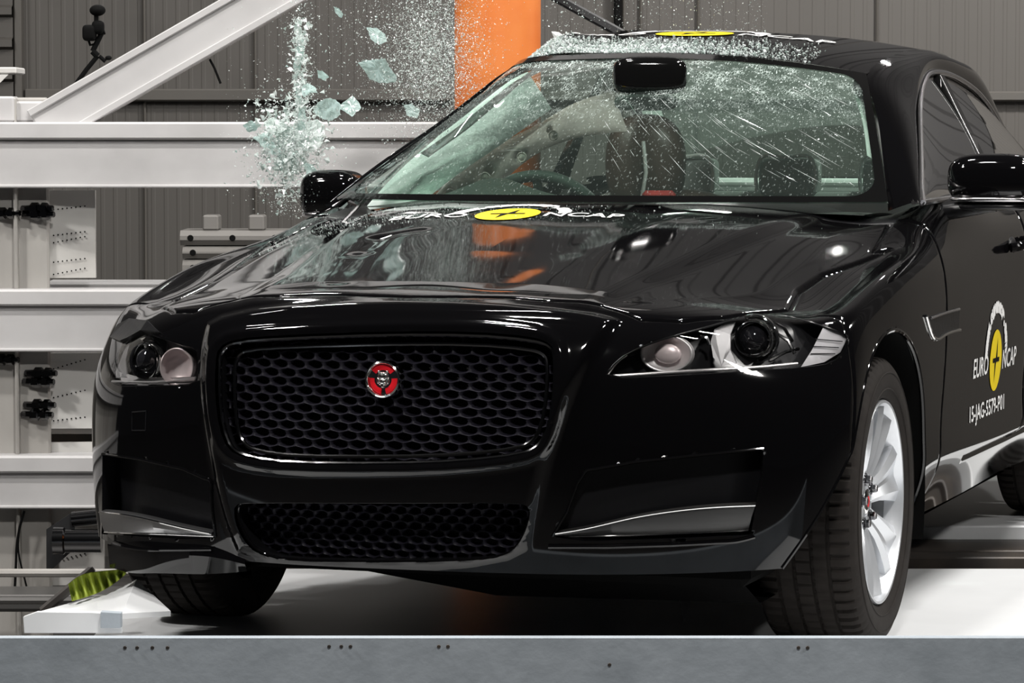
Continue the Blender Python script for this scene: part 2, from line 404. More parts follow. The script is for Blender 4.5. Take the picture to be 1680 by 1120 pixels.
# outlines traced on the photograph (1680x1120 frame)
GRILLE = smoothpoly([(362, 600), (366, 574), (392, 561), (470, 555), (640, 549), (780, 550), (872, 558), (905, 568), (913, 590), (911, 650), (903, 700), (886, 732), (856, 746), (760, 757), (640, 761), (480, 760), (410, 750), (382, 736), (368, 700), (362, 650)], 1)
LOWER = smoothpoly([(392, 826), (412, 822), (640, 823), (852, 822), (872, 830), (868, 860), (852, 893), (828, 911), (780, 918), (640, 920), (470, 918), (428, 906), (404, 880), (392, 850)], 1)
INT_L = [(168, 742), (230, 752), (300, 768), (336, 780), (349, 792), (345, 812), (352, 868), (354, 882), (300, 884), (167, 876)]
INT_R = [(906, 880), (930, 840), (948, 790), (958, 770), (1040, 757), (1150, 745), (1253, 735), (1249, 790), (1240, 830), (1232, 878), (1100, 884), (960, 888)]
LAMP_R = smoothpoly([(987, 622), (1012, 588), (1050, 568), (1100, 550), (1160, 534), (1200, 522), (1262, 514), (1300, 517), (1345, 530), (1394, 548), (1390, 572), (1368, 596), (1320, 603), (1240, 608), (1130, 616)], 1)
LAMP_L = smoothpoly([(176, 634), (184, 598), (196, 572), (212, 552), (240, 544), (262, 552), (290, 562), (322, 570), (326, 600), (326, 632), (250, 634)], 1)
# hood outline in plan, from the photographed shut line, mirrored
hl = [(640, 487), (780, 487), (900, 493), (985, 500), (1020, 511), (1052, 524), (1120, 527), (1190, 521), (1250, 512), (1296, 508), (1312, 478), (1350, 452), (1410, 430), (1460, 408)]
hx = []
for u, v in hl:
    p, _n = hit(u, v)
    if p is not None: hx.append((max(p[0], .0), p[1]))
hx[0] = (0., hx[0][1]); hx += [(.80, .35), (.79, .60), (.60, .56), (0, .40)]
HOODP = np.array(hx+[(-x, y) for x, y in hx[::-1][1:-1]])
top = np.zeros(FULL.shape[:2], bool); top[:, len(Tn)-46:] = True
XY = FULL[..., :2].copy(); YZ = FULL[..., 1:].copy()
arch = [(.405*math.cos(t), .335+.405*math.sin(t)) for t in np.linspace(0, 2*PI, 90, endpoint=False)]
archl = sorted([(y if not (y < 0 and z < .45) else y-(.45-z)*.08, z) for y, z in arch if z > .10]+[(.36, .10), (-.42, .10)], key=lambda p: math.atan2(p[1]-.335, p[0]))
arch = [(y if not (y < 0 and z < .50) else y-(.50-z)*.72, z) for y, z in arch if z > .10]; arch += [(.36, .10), (-.60, .10)]
arch = sorted(arch, key=lambda p: math.atan2(p[1]-.335, p[0]))
sideR = (np.abs(FULL[..., 0]) > .8) & (FULL[..., 0] > 0); sideL = (np.abs(FULL[..., 0]) > .8) & (FULL[..., 0] < 0)
low = np.zeros(FULL.shape[:2], bool); low[:, :len(Tn)] = True
lft = fc & (FULL[..., 0] < .2); rgt = fc & (FULL[..., 0] > -.2)
defs = [('grille', PXF, GRILLE, fc & (np.abs(FULL[..., 0]) < .6) & low, 0), ('lower', PXF, LOWER, fc & (np.abs(FULL[..., 0]) < .6) & low, 0),
        ('intake_l', PXF, INT_L, (FULL[..., 0] < 0) & (FULL[..., 1] < -.2), 0), ('intake_r', PXF, INT_R, fc & (FULL[..., 0] > 0) & (FULL[..., 1] < -.2), 0),
        ('lamp_r', PXF, LAMP_R, (FULL[..., 0] > 0) & (FULL[..., 1] < 0), 0), ('lamp_l', PXF, LAMP_L, fc & (FULL[..., 0] < 0) & (FULL[..., 1] < 0), 0),
        ('arch_r', YZ, arch, sideR, 0), ('arch_l', YZ, archl, sideL, 0), ('hood', XY, HOODP, top, 0)]
V, F, fm, sds = carve(FULL, defs)
FRAME = smoothpoly([(342, 505), (326, 560), (322, 640), (340, 760), (366, 870), (398, 936), (860, 936), (886, 850), (912, 740), (960, 620), (1010, 545), (1040, 515), (700, 470)], 2)
fs = np.full(FULL.shape[:2], 99.); q = fc & low & (np.abs(FULL[..., 0]) < .7); fs[q] = sdist(PXF[q], FRAME)
t = np.clip(-fs/26, 0, 1); RAISE = .018*t*t*(3-2*t)*np.clip((.84-FULL[..., 2])/.04, 0, 1)
gs = sds['grille']; RAISE = RAISE+np.where((np.abs(FULL[..., 0]) < .62) & low, .007*np.exp(-((gs-9)/7)**2), 0)*(gs < 60)
# panel split of the rest
cen = V[F].mean(1)
cut = fm['grille'] | fm['lower'] | fm['intake_l'] | fm['intake_r'] | fm['lamp_r'] | fm['lamp_l'] | fm['arch_r'] | fm['arch_l']
hood = fm['hood'] & ~cut
# shut-line grooves
NRM = np.cross(np.gradient(FULL, axis=0), np.gradient(FULL, axis=1)); NRM /= np.linalg.norm(NRM, axis=2)[..., None]+1e-12
ctr = np.array([0, .3, .5]); 
sgn = np.sign((NRM*(FULL-ctr)).sum(-1).mean()); NRM *= sgn
gd = sds['hood']; gr = .008*np.exp(-(gd/.0042)**2)
YB = np.interp(FULL[..., 2], [.2, .55, .70, .78], [-.41, -.37, -.34, -.31])          # bumper to fender joint
gj = np.where(np.abs(FULL[..., 0]) > .82, (FULL[..., 1]-YB), 1); gr = np.maximum(gr, .005*np.exp(-(gj/.0045)**2)*(FULL[..., 2] > .5))
YD = np.interp(FULL[..., 2], [.2, .5, .9, 1.05], [.57, .57, .60, .66])
gj = np.where(np.abs(FULL[..., 0]) > .8, (FULL[..., 1]-YD), 1); gr = np.maximum(gr, .006*np.exp(-(gj/.004)**2))
V = V-(NRM*(gr-RAISE)[..., None]).reshape(-1, 3)
fx, fy, fz = cen.T
behind = fy > np.interp(fz, [.2, .5, .9, 1.05], [.57, .57, .60, .66])
fend = (~hood) & ((fy > np.interp(fz, [.2, .55, .70, .78], [-.41, -.37, -.34, -.31]))) & (np.abs(fx) > .5) | ((~hood) & (fz > .80) & (fy > -.6) & (np.abs(fx) > .55))
base = ~cut
sub('hood', V, F[base & hood], 'paint')
rest = base & ~hood
cowl = rest & (np.abs(fx) < .80) & (fy > .35) & (fz > .9)
sub('front_bumper', V, F[rest & ~fend & ~cowl], 'paint')
sub('cowl', V, F[cowl], 'satin')
for sg in (1, -1):
    sub('fender', V, F[rest & fend & ~cowl & ~behind & (fx*sg > 0)], 'paint')
doorF = {sg: (V[F[rest & ~cowl & fend & behind & (fx*sg > 0)]], None) for sg in (1, -1)}
DF = {sg: F[rest & ~cowl & fend & behind & (fx*sg > 0) & (fz > .36)] for sg in (1, -1)}
SF = {sg: F[rest & ~cowl & fend & behind & (fx*sg > 0) & (fz <= .36)] for sg in (1, -1)}
# rear part of the sides
def rear(sg):
    A = REAR[sg].copy(); yz = A[..., 1:]
    ra = [(2.96+.40*math.cos(t), .335+.40*math.sin(t)) for t in np.linspace(0, 2*PI, 80, endpoint=False)]
    fd = [(.5, .36), (1.70, .36), (1.72, .6), (1.76, 1.06), (.5, 1.06)]
    rd = [(1.70, .36), (2.48, .36), (2.55, .55), (2.72, .80), (2.78, 1.2), (1.76, 1.2), (1.72, .6)]
    full = np.ones(A.shape[:2], bool)
    W, FF, f2, s2 = carve(A, [('arch', yz, ra, full, 0), ('front', yz, [(q[0], q[1]+(.2 if q[1] > 1 else 0)) for q in fd], full, 0), ('rear', yz, rd, full, 0)])
    N2 = np.cross(np.gradient(A, axis=0), np.gradient(A, axis=1)); N2 /= np.linalg.norm(N2, axis=2)[..., None]+1e-12
    N2 *= np.sign((N2[..., 0]*sg).mean())
    g = np.maximum(.006*np.exp(-(s2['rear']/.005)**2), .006*np.exp(-(s2['front']/.005)**2)*(A[..., 1] > .9)); W = W-(N2*g[..., None]).reshape(-1, 3)
    fr = f2['front'] & ~f2['arch']; re_ = f2['rear'] & ~f2['arch'] & ~fr; o = ~(f2['arch'] | fr | re_); c = W[FF].mean(1)
    # front door: join the forward strip
    a = V; b = W; n0 = len(V)
    VV = np.vstack([V, W]); FA = np.vstack([DF[sg], FF[fr]+n0]) if fr.any() else DF[sg]
    door = sub('front_door', VV, FA, 'paint'); rdoor = sub('rear_door', W, FF[re_], 'paint')
    sel = o & (c[:, 1] < 2.6) & (c[:, 2] < .37)
    sub('sill', VV, np.vstack([SF[sg], FF[sel]+n0]), 'paint')
    sub('rear_quarter_panel', W, FF[o & (c[:, 1] > 2.45) & ~sel], 'paint')
    return door, rdoor
DOORS = {sg: rear(sg) for sg in (1, -1)}
# ------------------------------------------------------------------ front end details
def trace(poly, step=6., closed=True, off=0., bvh=None, guard=True):
    out = []
    for u, v in dense(poly, step, closed):
        p, n = hit(u, v, bvh)
        if p is not None: out.append(p+n*off)
    return np.array(out)
def recess(name, key, poly, depth, dr, m, wallm):
    d = np.array(dr, float); d /= np.linalg.norm(d); Fk = F[fm[key]]
    u, inv = np.unique(Fk, return_inverse=True); W = V[u]+d*depth
    o = mk(name, W, inv.reshape(Fk.shape), m, car)
    T = trace(poly, 5.); r = RA(T); a = T+r*.0; b = T+d*depth; n = len(T)
    wl = mk(name+'_wall', np.vstack([a, b]), [(i, (i+1) % n, n+(i+1) % n, n+i) for i in range(n)], wallm, o, True)
    return o
def RA(T): return np.zeros_like(T)
recess('grille_backing', 'grille', GRILLE, .085, (0, 1, 0), 'void', 'satin')
recess('lower_intake_backing', 'lower', LOWER, .09, (0, 1, 0), 'void', 'satin')
recess('corner_intake', 'intake_r', INT_R, .05, (-.35, 1, 0), 'satin', 'satin')
recess('corner_intake', 'intake_l', INT_L, .05, (.35, 1, 0), 'satin', 'satin')
def mesh_panel(name, poly, x0, x1, z0, z1, px, pz, dep, inner=.70, m='mesh', back=.02, grow=6, parent=car):
    mb = MB(); j = 0; z = z0; h1 = .63*pz; h2 = .37*pz
    while z < z1:
        x = x0+(px/2 if j % 2 else 0)
        while x < x1:
            p, n, i_, d_ = FB.ray_cast(Vector((x, -2, z)), Vector((0, 1, 0)))
            if p is not None:
                uv = cproj(np.array([[x, p.y, z]]))
                if sdist(uv, poly)[0] < grow:
                    O = [(0, h1), (-px/4, .5*pz), (-px/2, h2), (-px/2, 0), (-px/2, -h2), (-px/4, -.5*pz), (0, -h1), (px/4, -.5*pz), (px/2, -h2), (px/2, 0), (px/2, h2), (px/4, .5*pz)]
                    L0 = []; L1 = []; L2 = []
                    for a, b in O:
                        q = FB.ray_cast(Vector((x+a, -2, z+b)), Vector((0, 1, 0)))[0]; y = (q.y if q is not None else p.y)+dep
                        th = math.atan2(b/pz, a/px); ia = inner*px*.5*math.cos(th); ib = inner*pz*.60*math.sin(th)
                        L0.append((x+a, y, z+b)); L1.append((x+ia*1.12, y+.003, z+ib*1.12)); L2.append((x+ia*.86, y+back, z+ib*.86))
                    fs_ = []
                    for k in range(12):
                        k2 = (k+1) % 12; fs_ += [(k, k2, 12+k2, 12+k), (12+k, 12+k2, 24+k2, 24+k)]
                    mb.add(L0+L1+L2, fs_)
            x += px
        z += pz; j += 1
    return mb.build(name, m, parent, True, 50)
gm = mesh_panel('grille_mesh', GRILLE, -.50, .52, .48, .78, .0425, .0190, .026, .80)
mesh_panel('lower_grille_mesh', LOWER, -.48, .50, .26, .42, .034, .0165, .05)
mb = MB().tube(cspline(trace(GRILLE, 9., off=.006), 260, True), .0065, 10, True)
mb.build('grille_surround', 'blkchrome', car, True)
mb = MB().tube(cspline(trace(smoothpoly([(380, 601), (384, 582), (402, 571), (470, 566), (640, 561), (780, 561), (866, 569), (892, 578), (898, 594), (896, 650), (888, 696), (874, 724), (848, 736), (760, 746), (640, 750), (480, 749), (416, 740), (394, 728), (384, 698), (380, 650)], 1), 9., off=-.012), 240, True), .0045, 8, True)
mb.build('grille_inner_rim', 'blkchrome', car, True)
mb = MB().tube(cspline(trace(LOWER, 9., off=.003), 220, True), .004, 8, True); mb.build('lower_grille_rim', 'paint', car, True)
# emblem: silver cat head on red, in a chrome ring
ep = PC(630, 622, 1, -.862); Bz = frame((0, -1, .06), (1, 0, 0), ep)
eb = MB().lathe([(.0001, .004), (.020, .0055), (.0325, .004), (.0335, .010), (.036, .013), (.0395, .011), (.0415, .004), (.0415, -.02), (.0001, -.02)], 56, Bz).build('emblem', 'chrome', car, True)
mb = MB()
for a0, a1 in ((PI*.97, PI*1.46), (-PI*.42, PI*.03), (PI*.20, PI*.80)):
    pr_ = [(.020, .0062), (.026, .0075), (.032, .0062)]; mb.lathe(pr_, 18, Bz, a0, a1)
mb.build('red_ring', 'red', eb, True)
def ell(c, r, n=14, m_=9):
    V_ = []; F_ = []
    for i in range(m_+1):
        ph = PI*i/m_
        for k in range(n):
            th = 2*PI*k/n; V_.append((c[0]+r[0]*math.sin(ph)*math.cos(th), c[1]+r[1]*math.sin(ph)*math.sin(th), c[2]+r[2]*math.cos(ph)))
    for i in range(m_):
        for k in range(n): F_.append((i*n+k, (i+1)*n+k, (i+1)*n+(k+1) % n, i*n+(k+1) % n))
    return np.array(V_), F_
mb = MB(); Rm, Og = Bz
for c, r in (((0, .007, .006), (.0125, .010, .006)), ((0, -.004, .009), (.0075, .008, .006)), ((-.0045, -.009, .009), (.0045, .0045, .004)), ((.0045, -.009, .009), (.0045, .0045, .004)),
             ((0, -.015, .007), (.0045, .004, .004)), ((-.0095, .0165, .006), (.0035, .0035, .003)), ((.0095, .0165, .006), (.0035, .0035, .003)), ((0, .012, .010), (.006, .0035, .003)),
             ((-.011, -.003, .005), (.004, .008, .004)), ((.011, -.003, .005), (.004, .008, .004)), ((0, -.002, .013), (.003, .003, .003))):
    a, b = ell(c, r); mb.add(a@Rm.T+Og, b)
mb.build('cat_head', 'silver', eb, True)
mb = MB()
for c, r in (((-.005, .006, .0118), (.0022, .0014, .0014)), ((.005, .006, .0118), (.0022, .0014, .0014)), ((0, -.0118, .0105), (.0042, .0016, .002)), ((0, -.0035, .0155), (.0018, .0013, .0012))):
    a, b = ell(c, r); mb.add(a@Rm.T+Og, b)
mb.build('face_marks', 'dark', eb, True)
# intake blades and lips
def blade(name, up, lo, o1, o2, m, n=60, parent=car, d=(0, 0)):
    def row(pts, off):
        P_ = np.array([hit(u, v)[0] for u, v in pts]); N_ = np.array([hit(u, v)[1] for u, v in pts]); return cspline(P_+N_*off, n)
    A = row(up, o1); B_ = row(lo, o2); C_ = (A+B_)/2+np.array([0, -.006, 0]); D = B_+np.array([0, .03, 0])
    E = A+np.array([0, .03, .004])
    rows = [E, A, C_, B_, D]; V_ = np.vstack(rows); F_ = [(r*n+i, r*n+i+1, (r+1)*n+i+1, (r+1)*n+i) for r in range(4) for i in range(n-1)]
    o = mk(name, V_, F_, m, parent, True, 30); MB().tube(A+np.array([0, -.003, 0]), .0022, 6).build('top_edge', 'chrome', o, True); MB().tube(B_+np.array([0, -.002, 0]), .0014, 6).build('bottom_edge', 'chrome', o, True); return o  # chrome edge tubes added as the blades' highlight lines
M['bladedark'] = mat('trim_dark_reflection', (.028, .027, .026), .35)  # same trim as the other blade, dark hall reflection put into the colour
M['blade'] = mat('trim_bright_reflection', (.55, .55, .56), .32, 1.)  # bright rig reflection put into this blade's colour
blade('intake_blade', [(170, 839), (210, 843), (255, 852), (305, 864), (350, 873)], [(170, 873), (210, 875), (255, 876), (305, 878), (350, 880)], .010, -.002, 'blade')
blade('intake_blade', [(912, 874), (960, 866), (1030, 850), (1100, 838), (1170, 831), (1238, 828)], [(912, 882), (960, 881), (1030, 880), (1100, 877), (1170, 874), (1232, 871)], .004, -.012, 'bladedark')
MB().tube(cspline(trace([(168, 900), (250, 901), (350, 900)], 20, False, .004), 60), .005, 8).build('bumper_lip', 'paint', car, True)
MB().tube(cspline(trace([(900, 896), (1000, 896), (1100, 893), (1200, 888), (1236, 880)], 20, False, .004), 60), .005, 8).build('bumper_lip', 'paint', car, True)
MB().tube(cspline(trace([(906, 880), (930, 840), (948, 792), (962, 772), (1040, 758), (1150, 746), (1252, 736)], 10, False, .001), 90), .0035, 8).build('intake_edge', 'paint', car, True)
MB().tube(cspline(trace([(169, 744), (230, 753), (300, 769), (346, 789), (348, 830), (354, 880)], 10, False, .001), 90), .0035, 8).build('intake_edge', 'paint', car, True)
fl = trace([(186, 556), (198, 536), (216, 527), (246, 530), (264, 546), (236, 545), (214, 557), (202, 562)], 400, True, .010); nf = len(fl)
mk('lifted_trim', np.vstack([fl, fl+np.array([.004, .010, -.006])]), [tuple(range(nf))[::-1], tuple(range(nf, 2*nf))]+[(i, (i+1) % nf, nf+(i+1) % nf, nf+i) for i in range(nf)], 'satin', car, False)
MB().tube(trace([(217, 676), (240, 674), (239, 706), (217, 706)], 8, True, .0005), .0016, 5, True).build('tow_eye_cover', 'satin', car)
# ---------------------------------------------------------------- headlights
M['lens'] = thin('clear_lens', (.93, .93, .93), ior=1.45)
M['lamphouse'] = mat('lamp_housing', (.012, .012, .013), .25)
M['lampsilver'] = mat('lamp_reflector', (.88, .86, .86), .42, .7)
M['lampgrey'] = mat('lamp_grey_panel', (.30, .295, .30), .4, .3)
M['indicator'] = mat('indicator_panel', (.62, .61, .63), .35, .2, bump=(30, .2))
M['darkglass'] = mat('projector_glass', (.01, .01, .012), .03, 0, 0, .9)
M['amber'] = mat('pale_pink_reflector', (.90, .78, .78), .35, .3)
def lampbox(key, poly, dx, hm='lamphouse', dp=.085):
    o = empty('headlight'); o.parent = car
    Fk = F[fm[key]]; u, inv = np.unique(Fk, return_inverse=True); d = np.array([dx, 1, 0]); d = d/np.linalg.norm(d)
    mk('lens', V[u], inv.reshape(Fk.shape), 'lens', o)
    mk('housing', V[u]+d*dp, inv.reshape(Fk.shape), hm, o)
    T = trace(poly, 5.); n = len(T); mk('housing_wall', np.vstack([T-0*T, T+d*dp]), [(i, (i+1) % n, n+(i+1) % n, n+i) for i in range(n)], 'lamphouse', o)
    MB().tube(cspline(trace(poly, 8., off=-.004), 160, True), .003, 6, True).build('seal', 'satin', o, True)
    return o
def lp(u, v, dep):
    p, n = hit(u, v); return CAMC+(p-CAMC)*(1+dep/np.linalg.norm(p-CAMC))
def sheet(name, pts, dep, m, o, th=.004):
    P = [lp(u, v, dep) for u, v in pts]; n = len(P); d = np.array([0, .006, 0]); Q = [p+d for p in P]
    return mk(name, P+Q, [tuple(range(n))[::-1], tuple(range(n, 2*n))]+[(i, (i+1) % n, n+(i+1) % n, n+i) for i in range(n)], m, o, False)
def projector(o, u, v, r, dep=.045, ax=(.12, -1, .02)):
    c = lp(u, v, dep); Fr = frame(ax, (1, 0, 0), c)
    a = MB().lathe([(r*.90, -.03), (r*.93, .012), (r, .018), (r*1.06, .014), (r*1.08, 0), (r*1.08, -.03)], 44, Fr).build('bezel', 'chrome', o, True, 60)
    ds = [(r*.9*math.sin(t), -.012+r*.9*math.cos(t)) for t in np.linspace(0, PI/2, 12)]
    MB().lathe(ds, 44, Fr).build('projector_lens', 'darkglass', o, True)
    MB().lathe([(r*1.12, -.01), (r*1.35, .006), (r*1.42, .002), (r*1.45, -.02)], 44, Fr, -PI*.45, PI*.62).build('bezel_ring', 'chrome', o, True, 60)
h1_ = lampbox('lamp_r', LAMP_R, -.45)
projector(h1_, 1236, 556, .038)
sheet('side_reflector', [(1166, 560), (1172, 540), (1190, 530), (1206, 528), (1198, 548), (1198, 574), (1208, 596), (1184, 600), (1170, 586)], .035, 'lampgrey', h1_)
c = lp(1094, 580, .05); Fr = frame((.1, -1, .04), (1, 0, 0), c); sc = np.array([[1.5, 0, 0], [0, 1, 0], [0, 0, 1]])
mb = MB().lathe([(.0005, -.012), (.012, -.010), (.022, -.004), (.029, .006), (.0315, .010), (.033, .008), (.033, -.02)], 40); W_ = np.array(mb.V); W_[:, 0] *= 1.75; W_[:, 1] *= 1.22; W_ = W_@Fr[0].T+Fr[1]
mk('main_beam_reflector', W_, mb.F, 'lampsilver', h1_, True)
a, b = ell((0, 0, .002), (.030, .022, .012)); mk('main_beam_core', a@Fr[0].T+Fr[1]+np.array([.004, -.004, 0]), b, 'amber', h1_)
sheet('indicator', [(1350, 538), (1392, 549), (1378, 578), (1352, 594), (1314, 602), (1332, 574)], .012, 'indicator', h1_)
mb = MB()
for k in range(3):
    MB().tube([lp(1338-k*4, 556+k*12, .008), lp(1382-k*6, 560+k*10, .008)], .0012, 5).build('indicator_rib', 'lamphouse', h1_)
MB().tube(cspline([lp(u, v, .012) for u, v in ((1000, 617), (1060, 613), (1140, 608), (1230, 603), (1308, 596))], 50), .0035, 8).tube(cspline([lp(u, v, .012) for u, v in ((997, 614), (1012, 594), (1028, 582))], 12), .003, 8).build('light_strip', 'lampsilver', h1_, True)
mb = MB()
for u, v, a_, b_ in ((1268, 528, 1300, 560), (1276, 548, 1304, 580), (1150, 552, 1163, 566), (1262, 592, 1310, 572)):
    MB().tube([lp(u, v, .03), lp((u+a_)/2+3, (v+b_)/2-5, .022), lp(a_, b_, .03)], .004, 6).build('chrome_fin', 'chrome', h1_, True)
h2_ = lampbox('lamp_l', LAMP_L, .45, 'lampgrey', .05)  # grey housing here, its lit interior put into the colour
projector(h2_, 243, 592, .040, .04, (-.25, -1, .02))
c = lp(293, 602, .045); Fr = frame((-.1, -1, .04), (1, 0, 0), c)
mb = MB().lathe([(.0005, -.012), (.018, -.010), (.033, -.003), (.041, .010), (.044, .008), (.044, -.02)], 40); W_ = np.array(mb.V)@Fr[0].T+Fr[1]; mk('main_beam_reflector', W_, mb.F, 'amber', h2_, True)
sheet('side_reflector', [(200, 562), (214, 556), (206, 590), (208, 618), (190, 620), (190, 590)], .03, 'lampgrey', h2_)
sheet('lower_reflector', [(196, 610), (230, 620), (320, 618), (318, 630), (200, 630)], .03, 'lampsilver', h2_)
MB().tube(cspline([lp(u, v, .012) for u, v in ((184, 626), (200, 626), (260, 627), (320, 625))], 30), .003, 8).build('light_strip', 'lampsilver', h2_, True)
for o, lb in ((h1_, None), (h2_, None)): pass
# ---------------------------------------------------------------- arch liners, underside
for sg in (1, -1):
    for yc, rr_ in ((0, .405), (2.96, .40)):
        mb = MB().lathe([(rr_, 0), (rr_+.02, -.06), (rr_+.02, -.40), (.02, -.40)], 60, frame((sg, 0, 0), (0, 1, 0), (sg*(.922 if yc == 0 else .925), yc, .335)), 0, 2*PI)
        Vv = np.array(mb.V); keep = [f for f in mb.F if Vv[list(f)][:, 2].mean() > .20 and not (yc == 0 and Vv[list(f)][:, 1].mean() < -.22 and Vv[list(f)][:, 2].mean() < .62 and abs(Vv[list(f)][:, 0]).mean() > .6)]
        mk('arch_liner', DEF(Vv) if sg < 0 else Vv, keep, 'dark', car, True)
M['under'] = mat('underbody_black', (.002, .002, .002), .9, 0, 0, .05)
MB().bbox((-.70, -.60, .205), (.74, 3.7, .30), .02).build('underbody', 'under', car)
mb = MB(); mb.add([(-.62, -.76, .255), (.70, -.62, .255), (.72, -.42, .15), (.10, -.42, .14), (-.60, -.42, .235), (-.62, 2.6, .22), (.72, 2.6, .16), (.1, 2.6, .14)], [(0, 1, 2, 3, 4), (4, 3, 7, 5), (3, 2, 6, 7)])  # sagging black tray, partly standing in for shadow under the bumper
mb.build('undertray_shade', 'under', car)
M['barrelgrey'] = mat('wheel_barrel', (.20, .205, .21), .4, .5)
# ---------------------------------------------------------------- wheels
def wheel(x, y, sg, detail=True):
    o = empty('wheel', (x, y, .339)); o.parent = car
    Fr = frame((sg, 0, 0), (0, 1, 0), (0, 0, 0))
    prof = [(.236, -.100), (.244, -.112), (.262, -.120), (.285, -.124), (.305, -.122), (.320, -.116), (.330, -.108)]
    tread = []
    for a_ in (-.060, -.021, .021, .060): tread += [(.3385, a_-.0050), (.3310, a_-.0035), (.3310, a_+.0035), (.3385, a_+.0050)]
    tread = [(.3345, -.102), (.3375, -.090)]+tread+[(.3375, .090), (.3345, .102)]
    prof = prof+tread+[(r_, -a_) for r_, a_ in [(.330, -.108), (.320, -.116), (.305, -.122), (.285, -.124), (.262, -.120), (.244, -.112), (.236, -.100)]]
    n = 420; V_ = []; L = len(prof)
    for k in range(n):
        for q, (r_, a_) in enumerate(prof):
            th = 2*PI*k/n
            ph = k % 6
            if 7 <= q < L-7:
                side = abs(a_) > .064
                if side and ph in (0, 1): r_ -= .0065
                elif (not side) and (k+int(abs(a_)*220)) % 6 == 0: r_ -= .003
            elif q in (6, L-7) and ph in (0, 1): r_ -= .003
            V_.append((r_*math.cos(th), r_*math.sin(th), a_))
    F_ = [(k*L+q, ((k+1) % n)*L+q, ((k+1) % n)*L+q+1, k*L+q+1) for k in range(n) for q in range(L-1)]
    ty = mk('tyre', np.array(V_)@Fr[0].T, F_, 'rubber', o, True, 28)
    ring = MB().lathe([(.262, .1205), (.264, .1222), (.266, .1205)], 90, Fr).lathe([(.300, .1228), (.302, .1242), (.304, .1228)], 90, Fr).build('sidewall_ring', 'rubber', ty, True)
    MB().lathe([(.222, -.10), (.205, -.08), (.203, .03), (.214, .070)], 90, Fr).build('barrel', 'barrelgrey', o, True, 50)
    rim = MB().lathe([(.214, .070), (.218, .078), (.226, .092), (.236, .100), (.2385, .108), (.2365, .113), (.231, .112), (.2265, .104), (.222, .09), (.213, .07)], 90, Fr).build('rim', 'alloy', o, True, 50)
    for k in range(7):
        th0 = 2*PI*k/7+.22; V_ = []; rs = [.045, .075, .11, .15, .19, .222]; wd = [.028, .028, .034, .046, .060, .074]; ax = [.064, .074, .084, .092, .097, .099]
        lat = [(-1, -.040), (-1, -.004), (-.62, .004), (-.12, -.007), (.12, -.007), (.62, .004), (1, -.004), (1, -.040)]
        for r_, w_, a_ in zip(rs, wd, ax):
            for s_, dz in lat: V_.append((r_*math.cos(th0)-s_*w_*math.sin(th0), r_*math.sin(th0)+s_*w_*math.cos(th0), a_+dz))
        m8 = len(lat); F_ = [(i*m8+q, (i+1)*m8+q, (i+1)*m8+q+1, i*m8+q+1) for i in range(5) for q in range(m8-1)]
        mk('spoke', np.array(V_)@Fr[0].T, F_, 'alloy', o, True, 22)
    hub = MB().lathe([(.078, .02), (.078, .060), (.070, .071), (.036, .073), (.034, .067), (.0001, .058)], 60, Fr).build('hub', 'alloy', o, True, 30)
    MB().lathe([(.031, .062), (.030, .076), (.024, .079), (.0001, .079)], 36, Fr).build('centre_cap', 'chrome', hub, True, 30)
    MB().lathe([(.013, .0795), (.0001, .0802)], 30, Fr).build('cap_badge', 'red', hub, True)
    for k in range(5):
        th = 2*PI*k/5+.5; c_ = (.054*math.cos(th), .054*math.sin(th), 0)
        Vb = MB().lathe([(.0155, .0725), (.0145, .075), (.0145, .0765)], 20).lathe([(.0105, .070), (.0105, .087), (.008, .090), (.0001, .090)], 6)
        mk('lug_nut', (np.array(Vb.V)+np.array(c_))@Fr[0].T, Vb.F, 'blkchrome', o, True, 30)
    MB().lathe([(.165, -.01), (.165, .012), (.06, .014)], 60, Fr).build('brake_disc', M['lampgrey'], o, True, 40)
    MB().lathe([(.202, -.09), (.0001, -.09)], 40, Fr).build('wheel_back', 'dark', o)
    return o
wheel(.792, 0, 1); wheel(-.792, 0, -1); wheel(.792, 2.96, 1); wheel(-.792, 2.96, -1)

# rolled lips round the front arches
for sg in (1, -1):
    ap = []
    for y, z in [p for p in (arch if sg > 0 else archl) if p[1] > .22]:
        p, n, i_, d_ = FB.ray_cast(Vector((1.6*sg, y, z)), Vector((-sg, 0, 0)))
        if p is not None and abs(p.x) > .7: ap.append(np.array(p)+np.array([-.004*sg, 0, 0]))
    ap = np.array(ap); a_ = np.arctan2(ap[:, 2]-.335, ap[:, 1]); ap = ap[np.argsort(np.where(a_ < -PI/2, a_+2*PI, a_))]
    MB().tube(cspline(ap, 160), .0065, 8).build('arch_lip', 'paint', car, True)
# lower valance of the dropped right-hand bumper corner
vt_ = [(174, 872), (200, 880), (250, 886), (300, 890), (350, 896), (400, 918)]; vb_ = [(180, 930), (212, 939), (250, 940), (300, 941), (350, 941), (405, 937)]
A_ = []; B_ = []; C_ = []
for (u, v), (u2, v2) in zip(vt_, vb_):
    p, n = hit(u, v-6); A_.append(p-n*.004); L_ = np.linalg.norm(p-CAMC)
    C_.append(CAMC+rayc((u*.6+u2*.4), (v*.6+v2*.4))/np.linalg.norm(rayc(u, v))*(L_-.004)); B_.append(CAMC+rayc(u2, v2)/np.linalg.norm(rayc(u2, v2))*(L_+.035))
rw = [cspline(r_, 40) for r_ in (A_, C_, B_)]; rw.append(rw[2]+np.array([0, .12, .01])); g_ = [(r*40+i, r*40+i+1, (r+1)*40+i+1, (r+1)*40+i) for r in range(3) for i in range(39)]
mk('lower_valance', np.vstack(rw), g_, 'paint', car, True, 40)
